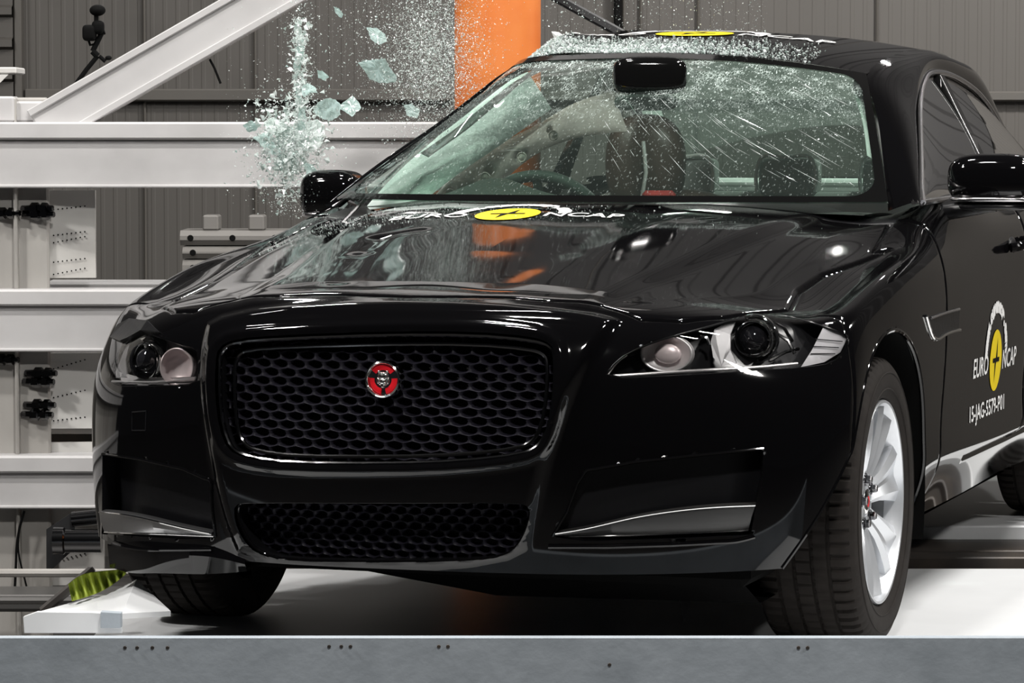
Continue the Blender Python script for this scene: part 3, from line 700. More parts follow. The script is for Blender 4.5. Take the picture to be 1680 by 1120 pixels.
# ------------------------------------------------------------------ greenhouse
def WSF(s, t):
    s = np.asarray(s, float); t = np.asarray(t, float)
    B_ = np.stack([.775*s, .40+.24*s*s, 1.020+0*s], -1); T_ = np.stack([.575*s, 1.13+.15*s*s, 1.408-.056*s*s], -1)
    P = B_*(1-t)[..., None]+T_*t[..., None]; bl = np.sin(PI*t)*.022*(1-.3*s*s); P[..., 2] += bl*.9; P[..., 1] -= bl*.4; return P
ss, tt = np.meshgrid(np.linspace(-1, 1, 121), np.linspace(0, 1, 61), indexing='ij')
WG = WSF(ss, tt)
def gridfaces(n, m): 
    idx = np.arange(n*m).reshape(n, m); return np.stack([idx[:-1, :-1], idx[1:, :-1], idx[1:, 1:], idx[:-1, 1:]], -1).reshape(-1, 4)
def frostws(nt, last):
    """fine white crack net, denser toward the header, plus long slanting scratches"""
    L = nt.links; tc = nt.nodes.new('ShaderNodeTexCoord'); sep = nt.nodes.new('ShaderNodeSeparateXYZ'); L.new(tc.outputs['Object'], sep.inputs[0])
    def vor(scale, mp, lo, hi):
        m_ = nt.nodes.new('ShaderNodeMapping'); m_.inputs['Scale'].default_value = mp[0]; m_.inputs['Rotation'].default_value = mp[1]
        v = nt.nodes.new('ShaderNodeTexVoronoi'); v.feature = 'DISTANCE_TO_EDGE'; v.inputs['Scale'].default_value = scale
        r = nt.nodes.new('ShaderNodeMapRange'); r.inputs[1].default_value = lo; r.inputs[2].default_value = hi; r.inputs[3].default_value = 1; r.inputs[4].default_value = 0
        L.new(tc.outputs['Object'], m_.inputs[0]); L.new(m_.outputs[0], v.inputs['Vector']); L.new(v.outputs['Distance'], r.inputs[0]); return r.outputs[0]
    def nz(scale, lo, hi, mp=(1, 1, 1)):
        m_ = nt.nodes.new('ShaderNodeMapping'); m_.inputs['Scale'].default_value = mp
        n = nt.nodes.new('ShaderNodeTexNoise'); n.inputs['Scale'].default_value = scale; n.inputs['Detail'].default_value = 5
        r = nt.nodes.new('ShaderNodeMapRange'); r.inputs[1].default_value = lo; r.inputs[2].default_value = hi
        L.new(tc.outputs['Object'], m_.inputs[0]); L.new(m_.outputs[0], n.inputs['Vector']); L.new(n.outputs[0], r.inputs[0]); return r.outputs[0]
    def mth(op, a, b):
        m_ = nt.nodes.new('ShaderNodeMath'); m_.operation = op
        for i, x in enumerate((a, b)):
            if isinstance(x, (int, float)): m_.inputs[i].default_value = x
            else: L.new(x, m_.inputs[i])
        return m_.outputs[0]
    hz = nt.nodes.new('ShaderNodeMapRange'); hz.inputs[1].default_value = 1.20; hz.inputs[2].default_value = 1.40; L.new(sep.outputs[2], hz.inputs[0])
    lx = nt.nodes.new('ShaderNodeMapRange'); lx.inputs[1].default_value = -.30; lx.inputs[2].default_value = -.72; L.new(sep.outputs[0], lx.inputs[0])
    dens = mth('MAXIMUM', hz.outputs[0], mth('MULTIPLY', lx.outputs[0], .45))
    fine = mth('MULTIPLY', vor(150, ((1, .35, .35), (0, .3, 0)), .0, .13), nz(22, .44, .66))
    fine = mth('MULTIPLY', mth('MULTIPLY', fine, dens), .75)
    scr = mth('MULTIPLY', vor(26, ((.22, 1.4, 1.4), (0, .55, 0)), .0, .016), nz(6, .60, .68)); scr = mth('MULTIPLY', scr, .16)
    spark = mth('MULTIPLY', nz(230, .62, .68, (1, .3, .3)), mth('ADD', mth('MULTIPLY', dens, .8), .15))
    haze = mth('MULTIPLY', mth('MULTIPLY', hz.outputs[0], nz(7, .3, .75)), .05)
    tot = mth('MINIMUM', mth('ADD', mth('ADD', fine, scr), mth('ADD', spark, haze)), .9)
    df = nt.nodes.new('ShaderNodeBsdfDiffuse'); df.inputs[0].default_value = (.62, .72, .68, 1)
    mx = nt.nodes.new('ShaderNodeMixShader'); L.new(tot, mx.inputs[0]); L.new(last.outputs[0], mx.inputs[1]); L.new(df.outputs[0], mx.inputs[2]); return mx
M['ws'] = thin('shattered_windscreen_glass', (.53, .66, .59), frost=frostws, opaque=((.40, .52, .47), .02))
M['glass'] = thin('side_glass', (.30, .37, .35))
# slight waves where the laminated glass has buckled
WD = DEF(WG); wv = np.exp(-((ss+.75)/.45)**2)*np.sin(ss*23+tt*9)*.0035*np.sin(PI*tt); WD[..., 2] += wv
mk('windscreen', WD.reshape(-1, 3), gridfaces(*WG.shape[:2]), 'ws', car)
# black printed border of the glass
bf = []
M['frit'] = mat('glass_border_black', (.004, .004, .004), .06, 0, 0, .5)
def rr(s0, s1, t0, t1, rs, rt, n=14):
    out = []
    for cs, ct_, a0 in ((s1-rs, t1-rt, 0), (s0+rs, t1-rt, PI/2), (s0+rs, t0+rt, PI), (s1-rs, t0+rt, 1.5*PI)):
        for k in range(n+1): out.append((cs+rs*math.cos(a0+PI/2*k/n), ct_+rt*math.sin(a0+PI/2*k/n)))
    P = dense(out, .02); return P
inn_ = rr(-.985, .970, .036, .955, .085, .13); nb = len(inn_); cs_ = np.array([-.0085, .5085]); hw = np.array([.9765, .4465])
q_ = (inn_-cs_)/hw; out_ = q_/np.abs(q_).max(1)[:, None]; out_ = np.stack([out_[:, 0], .5+out_[:, 1]*.5], 1)
rows_ = [DEF(WSF((inn_*(1-f)+out_*f)[:, 0], (inn_*(1-f)+out_*f)[:, 1]))+np.array([0, -.0025, .003]) for f in np.linspace(0, 1, 6)]
mk('windscreen_border', np.vstack(rows_), [(r*nb+i, r*nb+(i+1) % nb, (r+1)*nb+(i+1) % nb, (r+1)*nb+i) for r in range(5) for i in range(nb)], 'frit', car)
# roof
ST = np.array([[1.13, 1.410, .577, 1.354, .15], [1.25, 1.436, .58, 1.375, .12], [1.5, 1.468, .592, 1.410, .06], [1.9, 1.488, .60, 1.432, 0], [2.4, 1.470, .592, 1.415, 0], [2.8, 1.43, .575, 1.375, -.04]])
yy = np.linspace(1.13, 2.8, 70); q = nspline(ST[:, 0], ST[:, 1:], yy); sg_ = np.linspace(-1, 1, 81)
RF = np.zeros((81, 70, 3))
for i, s in enumerate(sg_):
    RF[i, :, 0] = q[:, 1]*s; RF[i, :, 1] = yy+q[:, 3]*s*s; RF[i, :, 2] = q[:, 0]-(q[:, 0]-q[:, 2])*abs(s)**2.2
RFD = DEF(RF); RFD[..., 2] += .012*np.sin(RF[..., 1]*9+RF[..., 0]*14)*np.exp(-((RF[..., 0]+.45)/.22)**2)
RBV = grid_bvh(RFD)
mk('roof', RFD.reshape(-1, 3), gridfaces(81, 70), 'paint', car)
# rear glass and boot lid
def loftrows(rows, n=24):
    R_ = [cspline(r, n) if len(r) > 2 else np.linspace(r[0], r[1], n) for r in map(np.array, rows)]; return np.stack(R_, 0)
rg = loftrows([[(-.575, 2.76, 1.375), (0, 2.80, 1.43), (.575, 2.76, 1.375)], [(-.575, 3.13, 1.22), (0, 3.2, 1.255), (.575, 3.13, 1.22)], [(-.58, 3.48, 1.035), (0, 3.58, 1.045), (.58, 3.48, 1.035)]])
rg = np.stack([cspline(rg[:, k], 16) for k in range(24)], 1); M['rglass'] = thin('rear_glass', (.60, .66, .63))
mk('rear_window', DEF(rg).reshape(-1, 3), gridfaces(*rg.shape[:2]), 'rglass', car)
bl = loftrows([[(-.66, 3.46, 1.03), (0, 3.56, 1.045), (.66, 3.46, 1.03)], [(-.66, 3.9, 1.015), (0, 4.02, 1.03), (.66, 3.9, 1.015)], [(-.72, 3.97, .95), (0, 4.09, .95), (.72, 3.97, .95)], [(-.78, 4.02, .70), (0, 4.10, .70), (.78, 4.02, .70)], [(-.74, 3.98, .30), (0, 4.05, .30), (.74, 3.98, .30)]])
mk('boot_lid', DEF(bl).reshape(-1, 3), gridfaces(*bl.shape[:2]), 'paint', car)
E1 = [(.775, .64, 1.0), (.735, .78, 1.09), (.70, .9, 1.16), (.63, 1.12, 1.275), (.577, 1.28, 1.352), (.585, 1.45, 1.395), (.597, 1.75, 1.428), (.60, 2.0, 1.432), (.592, 2.4, 1.415), (.575, 2.8, 1.375), (.572, 3.13, 1.22), (.58, 3.48, 1.035)]
E2 = [(.868, .60, 1.022), (.835, .74, 1.06), (.805, .88, 1.105), (.735, 1.20, 1.22), (.690, 1.42, 1.285), (.660, 1.60, 1.325), (.630, 1.84, 1.362), (.62, 2.1, 1.368), (.615, 2.45, 1.345), (.625, 2.8, 1.27), (.66, 3.1, 1.13), (.74, 3.35, 1.03)]
def side_frame(sg):
    a = cspline(E1, 90); b = cspline(E2, 90); K_ = 9; V_ = []
    if sg < 0: cf = np.clip((b[:, 1:2]-1.1)/.9, 0, 1)*.6+.12; b = a+(b-a)*cf                 # crushed side: the frame is folded in against the screen
    for k in range(K_):
        f = k/(K_-1); P = a*(1-f)+b*f; bu = math.sin(PI*f)*.020; P = P+np.array([bu, 0, bu*.55]); V_.append(P)
    ed = b+np.array([-.025, 0, -.004]); V_.append(ed)
    V_ = np.array(V_); V_[..., 0] *= sg; V_ = DEF(V_)
    sh = V_.reshape(-1, 3)
    mk('side_frame', sh, gridfaces(K_+1, 90), 'paint', car)
    inn = np.stack([a+np.array([-.02, .02, -.02]), b+np.array([-.04, 0, -.01])], 0)
    inn = np.stack([a+np.array([-.045, .03, -.02]), (a+b)/2+np.array([-.045, .03, -.025]), b+np.array([-.045, 0, -.01])], 0); inn[..., 0] *= sg
    inn = inn[:, 9:]; mk('pillar_trim', DEF(inn).reshape(-1, 3), gridfaces(3, 81), 'trimgrey', car)
    if sg > 0:
        MB().tube(b+np.array([.004, 0, .001]), .007, 8).build('window_trim', 'chrome_satin', car, True)
        bt = cspline([(.868, .60, 1.022), (.868, 1.0, 1.027), (.866, 1.6, 1.035), (.85, 2.4, 1.04), (.80, 3.0, 1.035), (.74, 3.35, 1.03)], 80)
        MB().tube(bt, .008, 8).build('belt_trim', 'chrome_satin', car, True)
    # glazing
    bt = cspline([(.862, .60, 1.02), (.862, 1.0, 1.027), (.860, 1.6, 1.035), (.845, 2.4, 1.04), (.80, 3.0, 1.035), (.74, 3.35, 1.03)], 90)
    by = np.interp(b[:, 1], bt[:, 1], bt[:, 0]); bz = np.interp(b[:, 1], bt[:, 1], bt[:, 2]); bot = np.stack([by, b[:, 1], bz], 1)
    def pane(name, i0, i1, lean):
        rows = []
        for f in np.linspace(0, 1, 8):
            P = b[i0:i1]*f+bot[i0:i1]*(1-f); P = P+np.array([math.sin(PI*f)*.012-.010, 0, 0]); rows.append(P)
        G_ = np.array(rows); G_[..., 0] *= sg; return mk(name, DEF(G_).reshape(-1, 3), gridfaces(8, i1-i0), 'glass', car)
    kb = int(np.argmin(np.abs(b[:, 1]-1.86)))
    if sg > 0: pane('front_side_window', 0, kb+1, 0); 
    pane('rear_side_window', kb, 90, 0) if sg > 0 else None
    p0 = np.array([.862, 1.70, 1.03]); p1 = np.array([.635, 2.0, 1.36]); w_ = np.array([0, .05, 0])
    mb = MB(); A_ = [p0-w_, p0+w_, p1+w_*.8, p1-w_*.8]; In = [p+np.array([-.03, 0, 0]) for p in A_]
    VV = DEF(np.array(A_+In)*np.array([sg, 1, 1])); mb.add(VV, [(0, 1, 2, 3), (4, 7, 6, 5), (0, 4, 5, 1), (2, 6, 7, 3), (1, 5, 6, 2), (0, 3, 7, 4)]); mb.build('centre_pillar', 'frit', car)
    if sg > 0:
        MB().tube([p0+np.array([.004, -.052, 0]), p1+np.array([.004, -.042, 0])], .0018, 6).build('pillar_bead', 'satin', car, True)
    # quarter fill behind the rear pillar
    q0 = np.array([(.74, 3.35, 1.03), (.70, 3.45, 1.07), (.56, 3.5, 1.13)]); q1 = np.array([(.78, 3.5, 1.07), (.74, 3.6, 1.085), (.66, 3.6, 1.10)])
    s1_ = np.array([[(.80, 3.0, 1.03), (.74, 3.35, 1.03), (.66, 3.5, 1.03), (.58, 3.5, 1.03)], [(.83, 2.9, 1.04), (.78, 3.5, 1.035), (.70, 3.8, 1.02), (.66, 3.9, 1.015)]]); s1_[..., 0] *= sg
    mk('quarter_shelf', DEF(s1_).reshape(-1, 3), gridfaces(2, 4), 'paint', car)
M['trimgrey'] = mat('pale_interior_trim', (.66, .70, .67), .7, bump=(50, .1))
M['chrome_satin'] = mat('satin_chrome', (.62, .61, .62), .22, 1.)
side_frame(1); side_frame(-1)
# belt-line shoulder fill between door tops and glass
# ---------------------------------------------------------------- interior
M['dash'] = mat('dark_dashboard', (.07, .082, .075), .55, bump=(80, .15))
M['seat'] = mat('brown_black_leather', (.085, .055, .044), .42, bump=(30, .15))
M['bag'] = mat('airbag_fabric', (.85, .76, .71), .8, bump=(40, .25), noise=(12, (.70, .61, .57), .35, .7))
M['bagpale'] = mat('pale_airbag_fabric', (.82, .90, .86), .8, bump=(30, .5, .02), noise=(16, (.62, .72, .68), .35, .7))
M['cloth'] = mat('grey_seat_cloth', (.30, .31, .30), .7)
M['piping'] = mat('pale_seat_piping', (.8, .82, .80), .5)
da = loftrows([[(-.70, .60, 1.00), (-.35, .50, 1.005), (0, .45, 1.0), (.35, .50, 1.0), (.72, .60, .99)], [(-.70, .95, .995), (-.35, .90, 1.035), (0, .88, 1.01), (.35, .88, .995), (.72, .95, .985)], [(-.70, 1.10, .96), (-.35, 1.08, 1.00), (0, 1.05, .97), (.35, 1.05, .96), (.72, 1.10, .95)], [(-.70, 1.12, .6), (-.35, 1.10, .6), (0, 1.08, .6), (.35, 1.08, .6), (.72, 1.12, .6)]], 60)
da = np.stack([cspline(da[:, k], 20) for k in range(60)], 1)
hum = np.exp(-((da[..., 0]+.40)/.14)**2)*np.exp(-((da[..., 1]-.98)/.16)**2); da[..., 2] += .045*hum
mk('dashboard', DEF(da).reshape(-1, 3), gridfaces(*da.shape[:2]), 'dash', car)
sw = empty('steering_wheel'); sw.parent = car
cw = np.array([-.325, 1.25, .905]); Fr = frame((0, .90, .42), (1, 0, 0), cw)
rg_ = np.array([(.190*math.cos(t), .190*math.sin(t), 0) for t in np.linspace(0, 2*PI, 72, endpoint=False)])@Fr[0].T+Fr[1]
MB().tube(rg_, .0165, 12, True).build('rim', 'dash', sw, True)
mb = MB(); a, b = ell((0, 0, .01), (.07, .055, .03), 20, 12); mb.add(a@Fr[0].T+Fr[1], b); mb.build('hub', 'dash', sw, True)
for an in (0, PI, -PI/2):
    MB().tube(np.array([(.05*math.cos(an), .05*math.sin(an), 0), (.185*math.cos(an), .185*math.sin(an), 0)])@Fr[0].T+Fr[1], .014, 8).build('spoke', 'dash', sw, True)
def sq(c, r, e=.5, n=32, m_=18):
    V_ = []; f = lambda x: math.copysign(abs(x)**e, x)
    for i in range(m_+1):
        ph = -PI/2+PI*i/m_
        for k in range(n):
            th = 2*PI*k/n; V_.append((c[0]+r[0]*f(math.cos(ph))*f(math.cos(th)), c[1]+r[1]*f(math.cos(ph))*f(math.sin(th)), c[2]+r[2]*f(math.sin(ph))))
    F_ = [(i*n+k, i*n+(k+1) % n, (i+1)*n+(k+1) % n, (i+1)*n+k) for i in range(m_) for k in range(n)]
    return np.array(V_), F_
def solid(name, c, r, m, parent, e=.5, fn=None):
    a, b = sq(c, r, e); a = fn(a) if fn else a; return mk(name, a, b, m, parent)
fs_ = empty('front_seat'); fs_.parent = car
solid('headrest', (-.225, 1.90, 1.105), (.120, .075, .145), 'seat', fs_, .8)
solid('backrest', (-.20, 1.96, .74), (.27, .10, .29), 'seat', fs_, .55)
solid('cushion', (-.22, 1.60, .46), (.27, .28, .10), 'seat', fs_, .55)
MB().tube([(-.215, 1.823, 1.00), (-.200, 1.818, 1.08), (-.212, 1.83, 1.17)], .006, 8).build('seam', 'piping', fs_, True)
M['belt'] = mat('red_belt_webbing', (.45, .03, .025), .6)
MB().bbox((-.20, 1.76, .985), (-.10, 1.80, 1.028), .012).build('belt_loop', 'belt', fs_)
rs_ = empty('rear_seat'); rs_.parent = car
solid('bench_back', (0, 2.80, .74), (.62, .09, .27), 'cloth', rs_, .35)
for x_ in (-.335, .0, .335):
    h = solid('headrest', (x_, 2.76, 1.055), (.095, .05, .060), 'cloth', rs_, .3)
    MB().tube(cspline([(x_-.094, 2.705, 1.01), (x_-.093, 2.705, 1.09), (x_-.080, 2.705, 1.116), (x_, 2.705, 1.119), (x_+.080, 2.705, 1.116), (x_+.093, 2.705, 1.09), (x_+.094, 2.705, 1.01)], 50), .0065, 8).build('piping', 'piping', h, True)
MB().bbox((-.58, 2.93, 1.02), (.60, 3.40, 1.043), .008).build('parcel_shelf', 'piping', car)
MB().bbox((-.60, 2.87, .75), (.62, 2.93, 1.02), .01).build('shelf_front', 'cloth', car)
# rear-view mirror and camera housing behind the header
a, b = sq(PW(1066, 124, 9.06), (.098, .045, .050), .5); mk('camera_housing', w2c(a), b, 'frit', car)
a, b = sq(PW(1060, 168, 9.14), (.085, .03, .022), .6); mk('rear_view_mirror', w2c(a), b, 'dash', car)
# side airbags: a pale panel along the screen pillar and a quilted curtain behind it
def pillow(name, top, bot, y0, y1, th, m, n=60, k=14, dim=()):
    T_ = cspline([(*p, 0) for p in top], n)[:, :2]; B_ = cspline([(*p, 0) for p in bot], n)[:, :2]
    F0 = []; B0 = []
    for i in range(n):
        f = i/(n-1); yd = y0+(y1-y0)*f
        for j in range(k):
            g = j/(k-1); uv = T_[i]*(1-g)+B_[i]*g; infl = (max(0, math.sin(PI*g))**.6)*(max(0, math.sin(PI*min(max(f, .0), 1)))**.35)*th
            for du, dv, dr in dim:
                r2 = ((uv[0]-du)**2+(uv[1]-dv)**2)/dr**2; infl -= th*.75*math.exp(-r2)
            F0.append(w2c(PW(uv[0], uv[1], yd-infl))); B0.append(w2c(PW(uv[0], uv[1], yd+max(infl, .002))))
    gf = gridfaces(n, k); return mk(name, np.array(F0+B0), np.vstack([gf[:, ::-1], gf+n*k]), m, car)
pillow('pillar_airbag', [(596, 345), (650, 285), (740, 205), (800, 150), (858, 106)], [(690, 334), (735, 298), (800, 252), (868, 205), (905, 178)], 9.14, 9.74, .035, 'bagpale')
cb = pillow('curtain_airbag', [(705, 330), (760, 275), (820, 235), (880, 205), (945, 168), (1005, 150)], [(745, 332), (800, 316), (850, 275), (905, 240), (970, 222), (1030, 215)], 9.35, 9.95, .06, 'bag', dim=((738, 316, 8), (800, 282, 8), (850, 258, 8), (900, 215, 8)))
mb = MB()
for u, v, yd in ((738, 318, 9.37), (796, 291, 9.42), (856, 258, 9.50), (908, 222, 9.60)):
    Fr = frame((.1, -1, 0), (1, 0, 0), w2c(PW(u, v, yd))); mb = MB().lathe([(.0001, .004), (.006, .003), (.010, 0), (.013, .003), (.015, -.002)], 24, Fr); mb.build('stitch_rosette', 'seat' if False else 'bag', cb, True)
# ---------------------------------------------------------------- door mirrors
def door_mirror(c, r, sg, arm):
    o = empty('door_mirror', tuple(c)); o.parent = car
    def shp(a):
        a = a.copy(); a[:, 0] *= 1
        t = (a[:, 2])/r[2]; a[:, 2] = np.where(a[:, 2] < 0, a[:, 2]*.95, a[:, 2]); a[:, 0] += sg*0.0; a[:, 2] += .10*r[2]*(1-(a[:, 0]*sg/r[0]))*0; return a
    solid('shell', (0, 0, 0), r, 'paint', o, .62, shp)
    a, b = sq((0, -.004, -r[2]*.74), (r[0]*.93, r[1]*.96, r[2]*.14), .6); mk('lower_strip', a, b, 'chrome_satin', o)
    a, b = sq((0, .0, -r[2]*1.02), (r[0]*.75, r[1]*.8, r[2]*.16), .6); mk('lower_cover', a, b, 'satin', o)
    MB().tube([(0, 0, -r[2]*.9), arm], .022, 12).build('mirror_arm', 'satin', o, True)
    return o
door_mirror((1.015, .80, 1.078), (.118, .085, .066), 1, (-.14, .02, -.085))
door_mirror(tuple(PC(548, 320, 1, .95)), (.087, .08, .070), -1, (.06, .0, -.12))
# wiper-like blade at the screen foot left of the photo
wp = [PC(u, v, 1, y) for u, v, y in ((560, 366, .50), (610, 316, .62), (665, 262, .80), (700, 228, .92))]
MB().tube(cspline(wp, 30), .0045, 6).build('drip_moulding', 'chrome_satin', car, True)
# ---------------------------------------------------------------- fender vent, door handle, decals
def onside(y, z, off=.0, bv=None):
    for b_ in (bv,) if bv else (SB, FB):
        p, n, i_, d_ = b_.ray_cast(Vector((1.6, y, z)), Vector((-1, 0, 0)))
        if p is not None: return np.array(p)+np.array([off, 0, 0])
    return np.array([.93+off, y, z])
def sidepx(u, v, off=0.):
    for b_ in (SB, FB):
        p, n = hit1(u, v, b_)
        if p is not None: return p+n*off
vt = empty('fender_vent'); vt.parent = car
vp = [(1520, 520), (1530, 552), (1556, 548), (1570, 540)]
MB().tube(cspline([sidepx(*p, .003) for p in ((1518, 518), (1530, 553), (1545, 551), (1573, 541))], 40), .0045, 8).build('vent_bar', 'chrome', vt, True)
MB().tube(cspline([sidepx(*p, .003) for p in ((1526, 522), (1550, 513), (1572, 507))], 20), .0035, 8).build('vent_top_bar', 'chrome_satin', vt, True)
pp = [sidepx(*p, .001) for p in ((1520, 521), (1574, 508), (1573, 541), (1531, 553))]; mk('vent_grille', pp, [(0, 1, 2, 3)], 'satin', vt, False)
hd = empty('door_handle'); hd.parent = car
hp = sidepx(1662, 402); MB().tube(cspline([hp+np.array([.006, -.07, -.005]), hp+np.array([.032, -.05, 0]), hp+np.array([.036, .03, .006]), hp+np.array([.030, .09, .01]), hp+np.array([.004, .11, .01])], 24), .013, 10).build('grip', 'paint', hd, True)
MB().tube([hp+np.array([.050, -.03, .006]), hp+np.array([.050, .05, .012])], .004, 8).build('grip_trim', 'chrome', hd, True)
a, b = ell(hp+np.array([-.006, 0, -.004]), (.012, .06, .028)); mk('recess_cup', a, b, 'satin', hd)
def textmesh(s, size, bold=.0, spacing=1.):
    cu = bpy.data.curves.new('t', 'FONT'); cu.body = s; cu.size = size; cu.align_x = 'LEFT'; cu.offset = bold; cu.space_character = spacing; cu.resolution_u = 3
    o = bpy.data.objects.new('t', cu); COL.objects.link(o); dg = bpy.context.evaluated_depsgraph_get(); dg.update()
    me = o.evaluated_get(dg).to_mesh(); V_ = np.array([v.co[:] for v in me.vertices]); F_ = [tuple(p.vertices) for p in me.polygons]
    o.evaluated_get(dg).to_mesh_clear(); bpy.data.objects.remove(o); bpy.data.curves.remove(cu); return V_[:, :2], F_
def fit(s, w_, h_, bold=.0):
    V_, F_ = textmesh(s, 1., bold); lo = V_.min(0); hi = V_.max(0); return (V_-lo)/(hi-lo)*np.array([w_, h_]), F_
def arctext(s, R_, h_, a0, a1, bold):
    out = MB(); n = len(s)
    for i, ch in enumerate(s):
        V_, F_ = textmesh(ch, h_*1.4, bold); V_ = V_-np.array([(V_[:, 0].min()+V_[:, 0].max())/2, 0]); th = a0+(a1-a0)*(i+.5)/n
        cx, cy = R_*math.sin(th), R_*math.cos(th); c_, s_ = math.cos(-th), math.sin(-th)
        W_ = V_@np.array([[c_, s_], [-s_, c_]])+np.array([cx, cy]); out.add([(x, y, 0) for x, y in W_], F_)
    return np.array(out.V)[:, :2], out.F
def decal(name, pieces, mapf, code):
    o = empty(name); o.parent = car
    for nm, (V_, F_), m, off in pieces:
        mk(nm, [mapf(x, y, off) for x, y in V_], F_, m, o, False)
    return o
def circle(r, n=64, cx=0, cy=0): 
    rings = [[(cx, cy)]]; V_ = [(cx, cy)]; F_ = []
    for k in range(1, 7):
        for i in range(n): V_.append((cx+r*k/6*math.cos(2*PI*i/n), cy+r*k/6*math.sin(2*PI*i/n)))
    for i in range(n): F_.append((0, 1+i, 1+(i+1) % n))
    for k in range(5):
        for i in range(n): F_.append((1+k*n+i, 1+(k+1)*n+i, 1+(k+1)*n+(i+1) % n, 1+k*n+(i+1) % n))
    return np.array(V_), F_
def subdiv(V_, F_, L):                              # cut big faces so a decal can follow the panel
    mb_ = bpy.data.meshes.new('x'); mb_.from_pydata([(x, y, 0) for x, y in V_], [], F_); import bmesh
    bm = bmesh.new(); bm.from_mesh(mb_); bmesh.ops.triangulate(bm, faces=bm.faces)
    for _ in range(3):
        es = [e for e in bm.edges if e.calc_length() > L]
        if not es: break
        bmesh.ops.subdivide_edges(bm, edges=es, cuts=1); bmesh.ops.triangulate(bm, faces=bm.faces)
    bm.verts.index_update(); r = (np.array([v.co[:2] for v in bm.verts]), [tuple(v.index for v in f.verts) for f in bm.faces]); bm.free(); return r
def logo(ts=1.):
    cutx = [(-.012, .055), (.006, .055), (.006, -.002), (.016, -.002), (.012, -.055), (-.004, -.055), (-.004, .002), (-.016, .002)]
    e1 = fit('EURO', .200, .052, .014); e1 = (e1[0]+np.array([-.305, -.030]), e1[1]); e2 = fit('NCAP', .200, .052, .014); e2 = (e2[0]+np.array([.100, -.030]), e2[1])
    star = ([(-.03, .004), (.0, .046), (.0, .004), (.03, -.004), (.0, -.046), (.0, -.004)], [(0, 2, 1), (2, 0, 5), (3, 5, 4), (5, 3, 2)])
    star = ([(-.050, .006), (-.010, .006), (.010, .062), (.010, -.006), (.050, -.006), (.010, -.006), (-.010, -.062), (-.010, .006)], [(0, 3, 7), (1, 3, 2), (7, 6, 5), (7, 5, 4)])
    return [('logo_disc', circle(.082), 'yellow', .0016), ('logo_mark', (np.array([(-.045, .007), (.045, .007), (.045, -.005), (-.045, -.005), (-.002, .007), (.014, .06), (.016, .007), (.002, -.005), (-.014, -.06), (-.016, -.005)]), [(0, 3, 2, 1), (4, 6, 5), (9, 8, 7)]), 'dark', .0024),
            ('word_euro', e1, 'white', .0018), ('word_ncap', e2, 'white', .0018), ('arc_text', arctext('www.euroncap.com', .132, .032, -1.42, 1.42, .006), 'white', .0018)]
DY, DZ = 1.262, .590
pcs = logo(); cd_ = fit('15-JAG-5579-P01', .48, .055, .012); pcs.append(('test_code', (cd_[0]+np.array([-.33, -.155]), cd_[1]), 'white', .0018))
def side_map(x, y, off): return onside(DY+x, DZ+y, off)
decal('door_decal', pcs, side_map, None)
hp0, _n = hit(833, 352)
print('hood decal at', hp0)
def hood_map(x, y, off):
    p, n, i_, d_ = FB.ray_cast(Vector((hp0[0]+x, hp0[1]+y, 2)), Vector((0, 0, -1)))
    z = p.z if p is not None else 1.0
    return (hp0[0]+x, hp0[1]+y, z+off+.0005)
pcs = [(a_, subdiv(b_[0], b_[1], .03), c_, d_) for a_, b_, c_, d_ in logo()]
decal('hood_decal', pcs, hood_map, None)
rp0 = np.array([.02, 1.55])
def roof_map(x, y, off):
    p, n, i_, d_ = RBV.ray_cast(Vector((rp0[0]+x, rp0[1]+y, 2)), Vector((0, 0, -1))); z = p.z if p is not None else 1.48
    return (rp0[0]+x, rp0[1]+y, z+off+.001)
pcs = [(a_, subdiv(b_[0]*1.35, b_[1], .03), c_, d_) for a_, b_, c_, d_ in logo()]
decal('roof_decal', pcs, roof_map, None)

WBV = grid_bvh(WD); WSN = None
def onws(u, v):
    p, n, i_, dd = WBV.ray_cast(Vector(CAMC), Vector(rayc(u, v)).normalized())
    return (None, None) if p is None else (np.array(p), np.array(n if n.dot(Vector(rayc(u, v))) < 0 else -n))
SCR = MB(); k = 0
while k < 95:
    u = RNG.uniform(960, 1400); v = RNG.uniform(110, 310); L_ = RNG.uniform(12, 85)*(1 if RNG.random() < .5 else .45)
    an = math.radians(30+28*np.clip((1200-u)/200, 0, 1)+RNG.normal(0, 3)); a, n1 = onws(u, v); b, n2 = onws(u+L_*math.cos(an), v+L_*math.sin(an))
    if a is None or b is None or v+L_*math.sin(an) > 318 or u+L_*math.cos(an) > 1430: continue
    d_ = b-a; sdv = np.cross(d_, n1); sdv /= np.linalg.norm(sdv); w1 = RNG.uniform(.0003, .0010); m_ = (a+b)/2+n1*.0012
    SCR.add([a+n1*.001, m_+sdv*w1, b+n2*.001, m_-sdv*w1, m_+n1*.0008], [(0, 4, 1), (1, 4, 2), (2, 4, 3), (3, 4, 0)]); k += 1

# added cabin fill light with a small panel, brightens the airbags
dl = MB().bbox((-.10, 1.52, 1.405), (.16, 1.66, 1.425), .006).build('cabin_fill_panel', 'trimgrey', car)
l_ = bpy.data.lights.new('cabin_fill_light', 'AREA'); l_.shape = 'RECTANGLE'; l_.size = .22; l_.size_y = .10; l_.energy = 1.7; l_.color = (1, .98, .95)
lo_ = bpy.data.objects.new('cabin_fill_light', l_); COL.objects.link(lo_); lo_.parent = car; lo_.location = (.03, 1.59, 1.402)
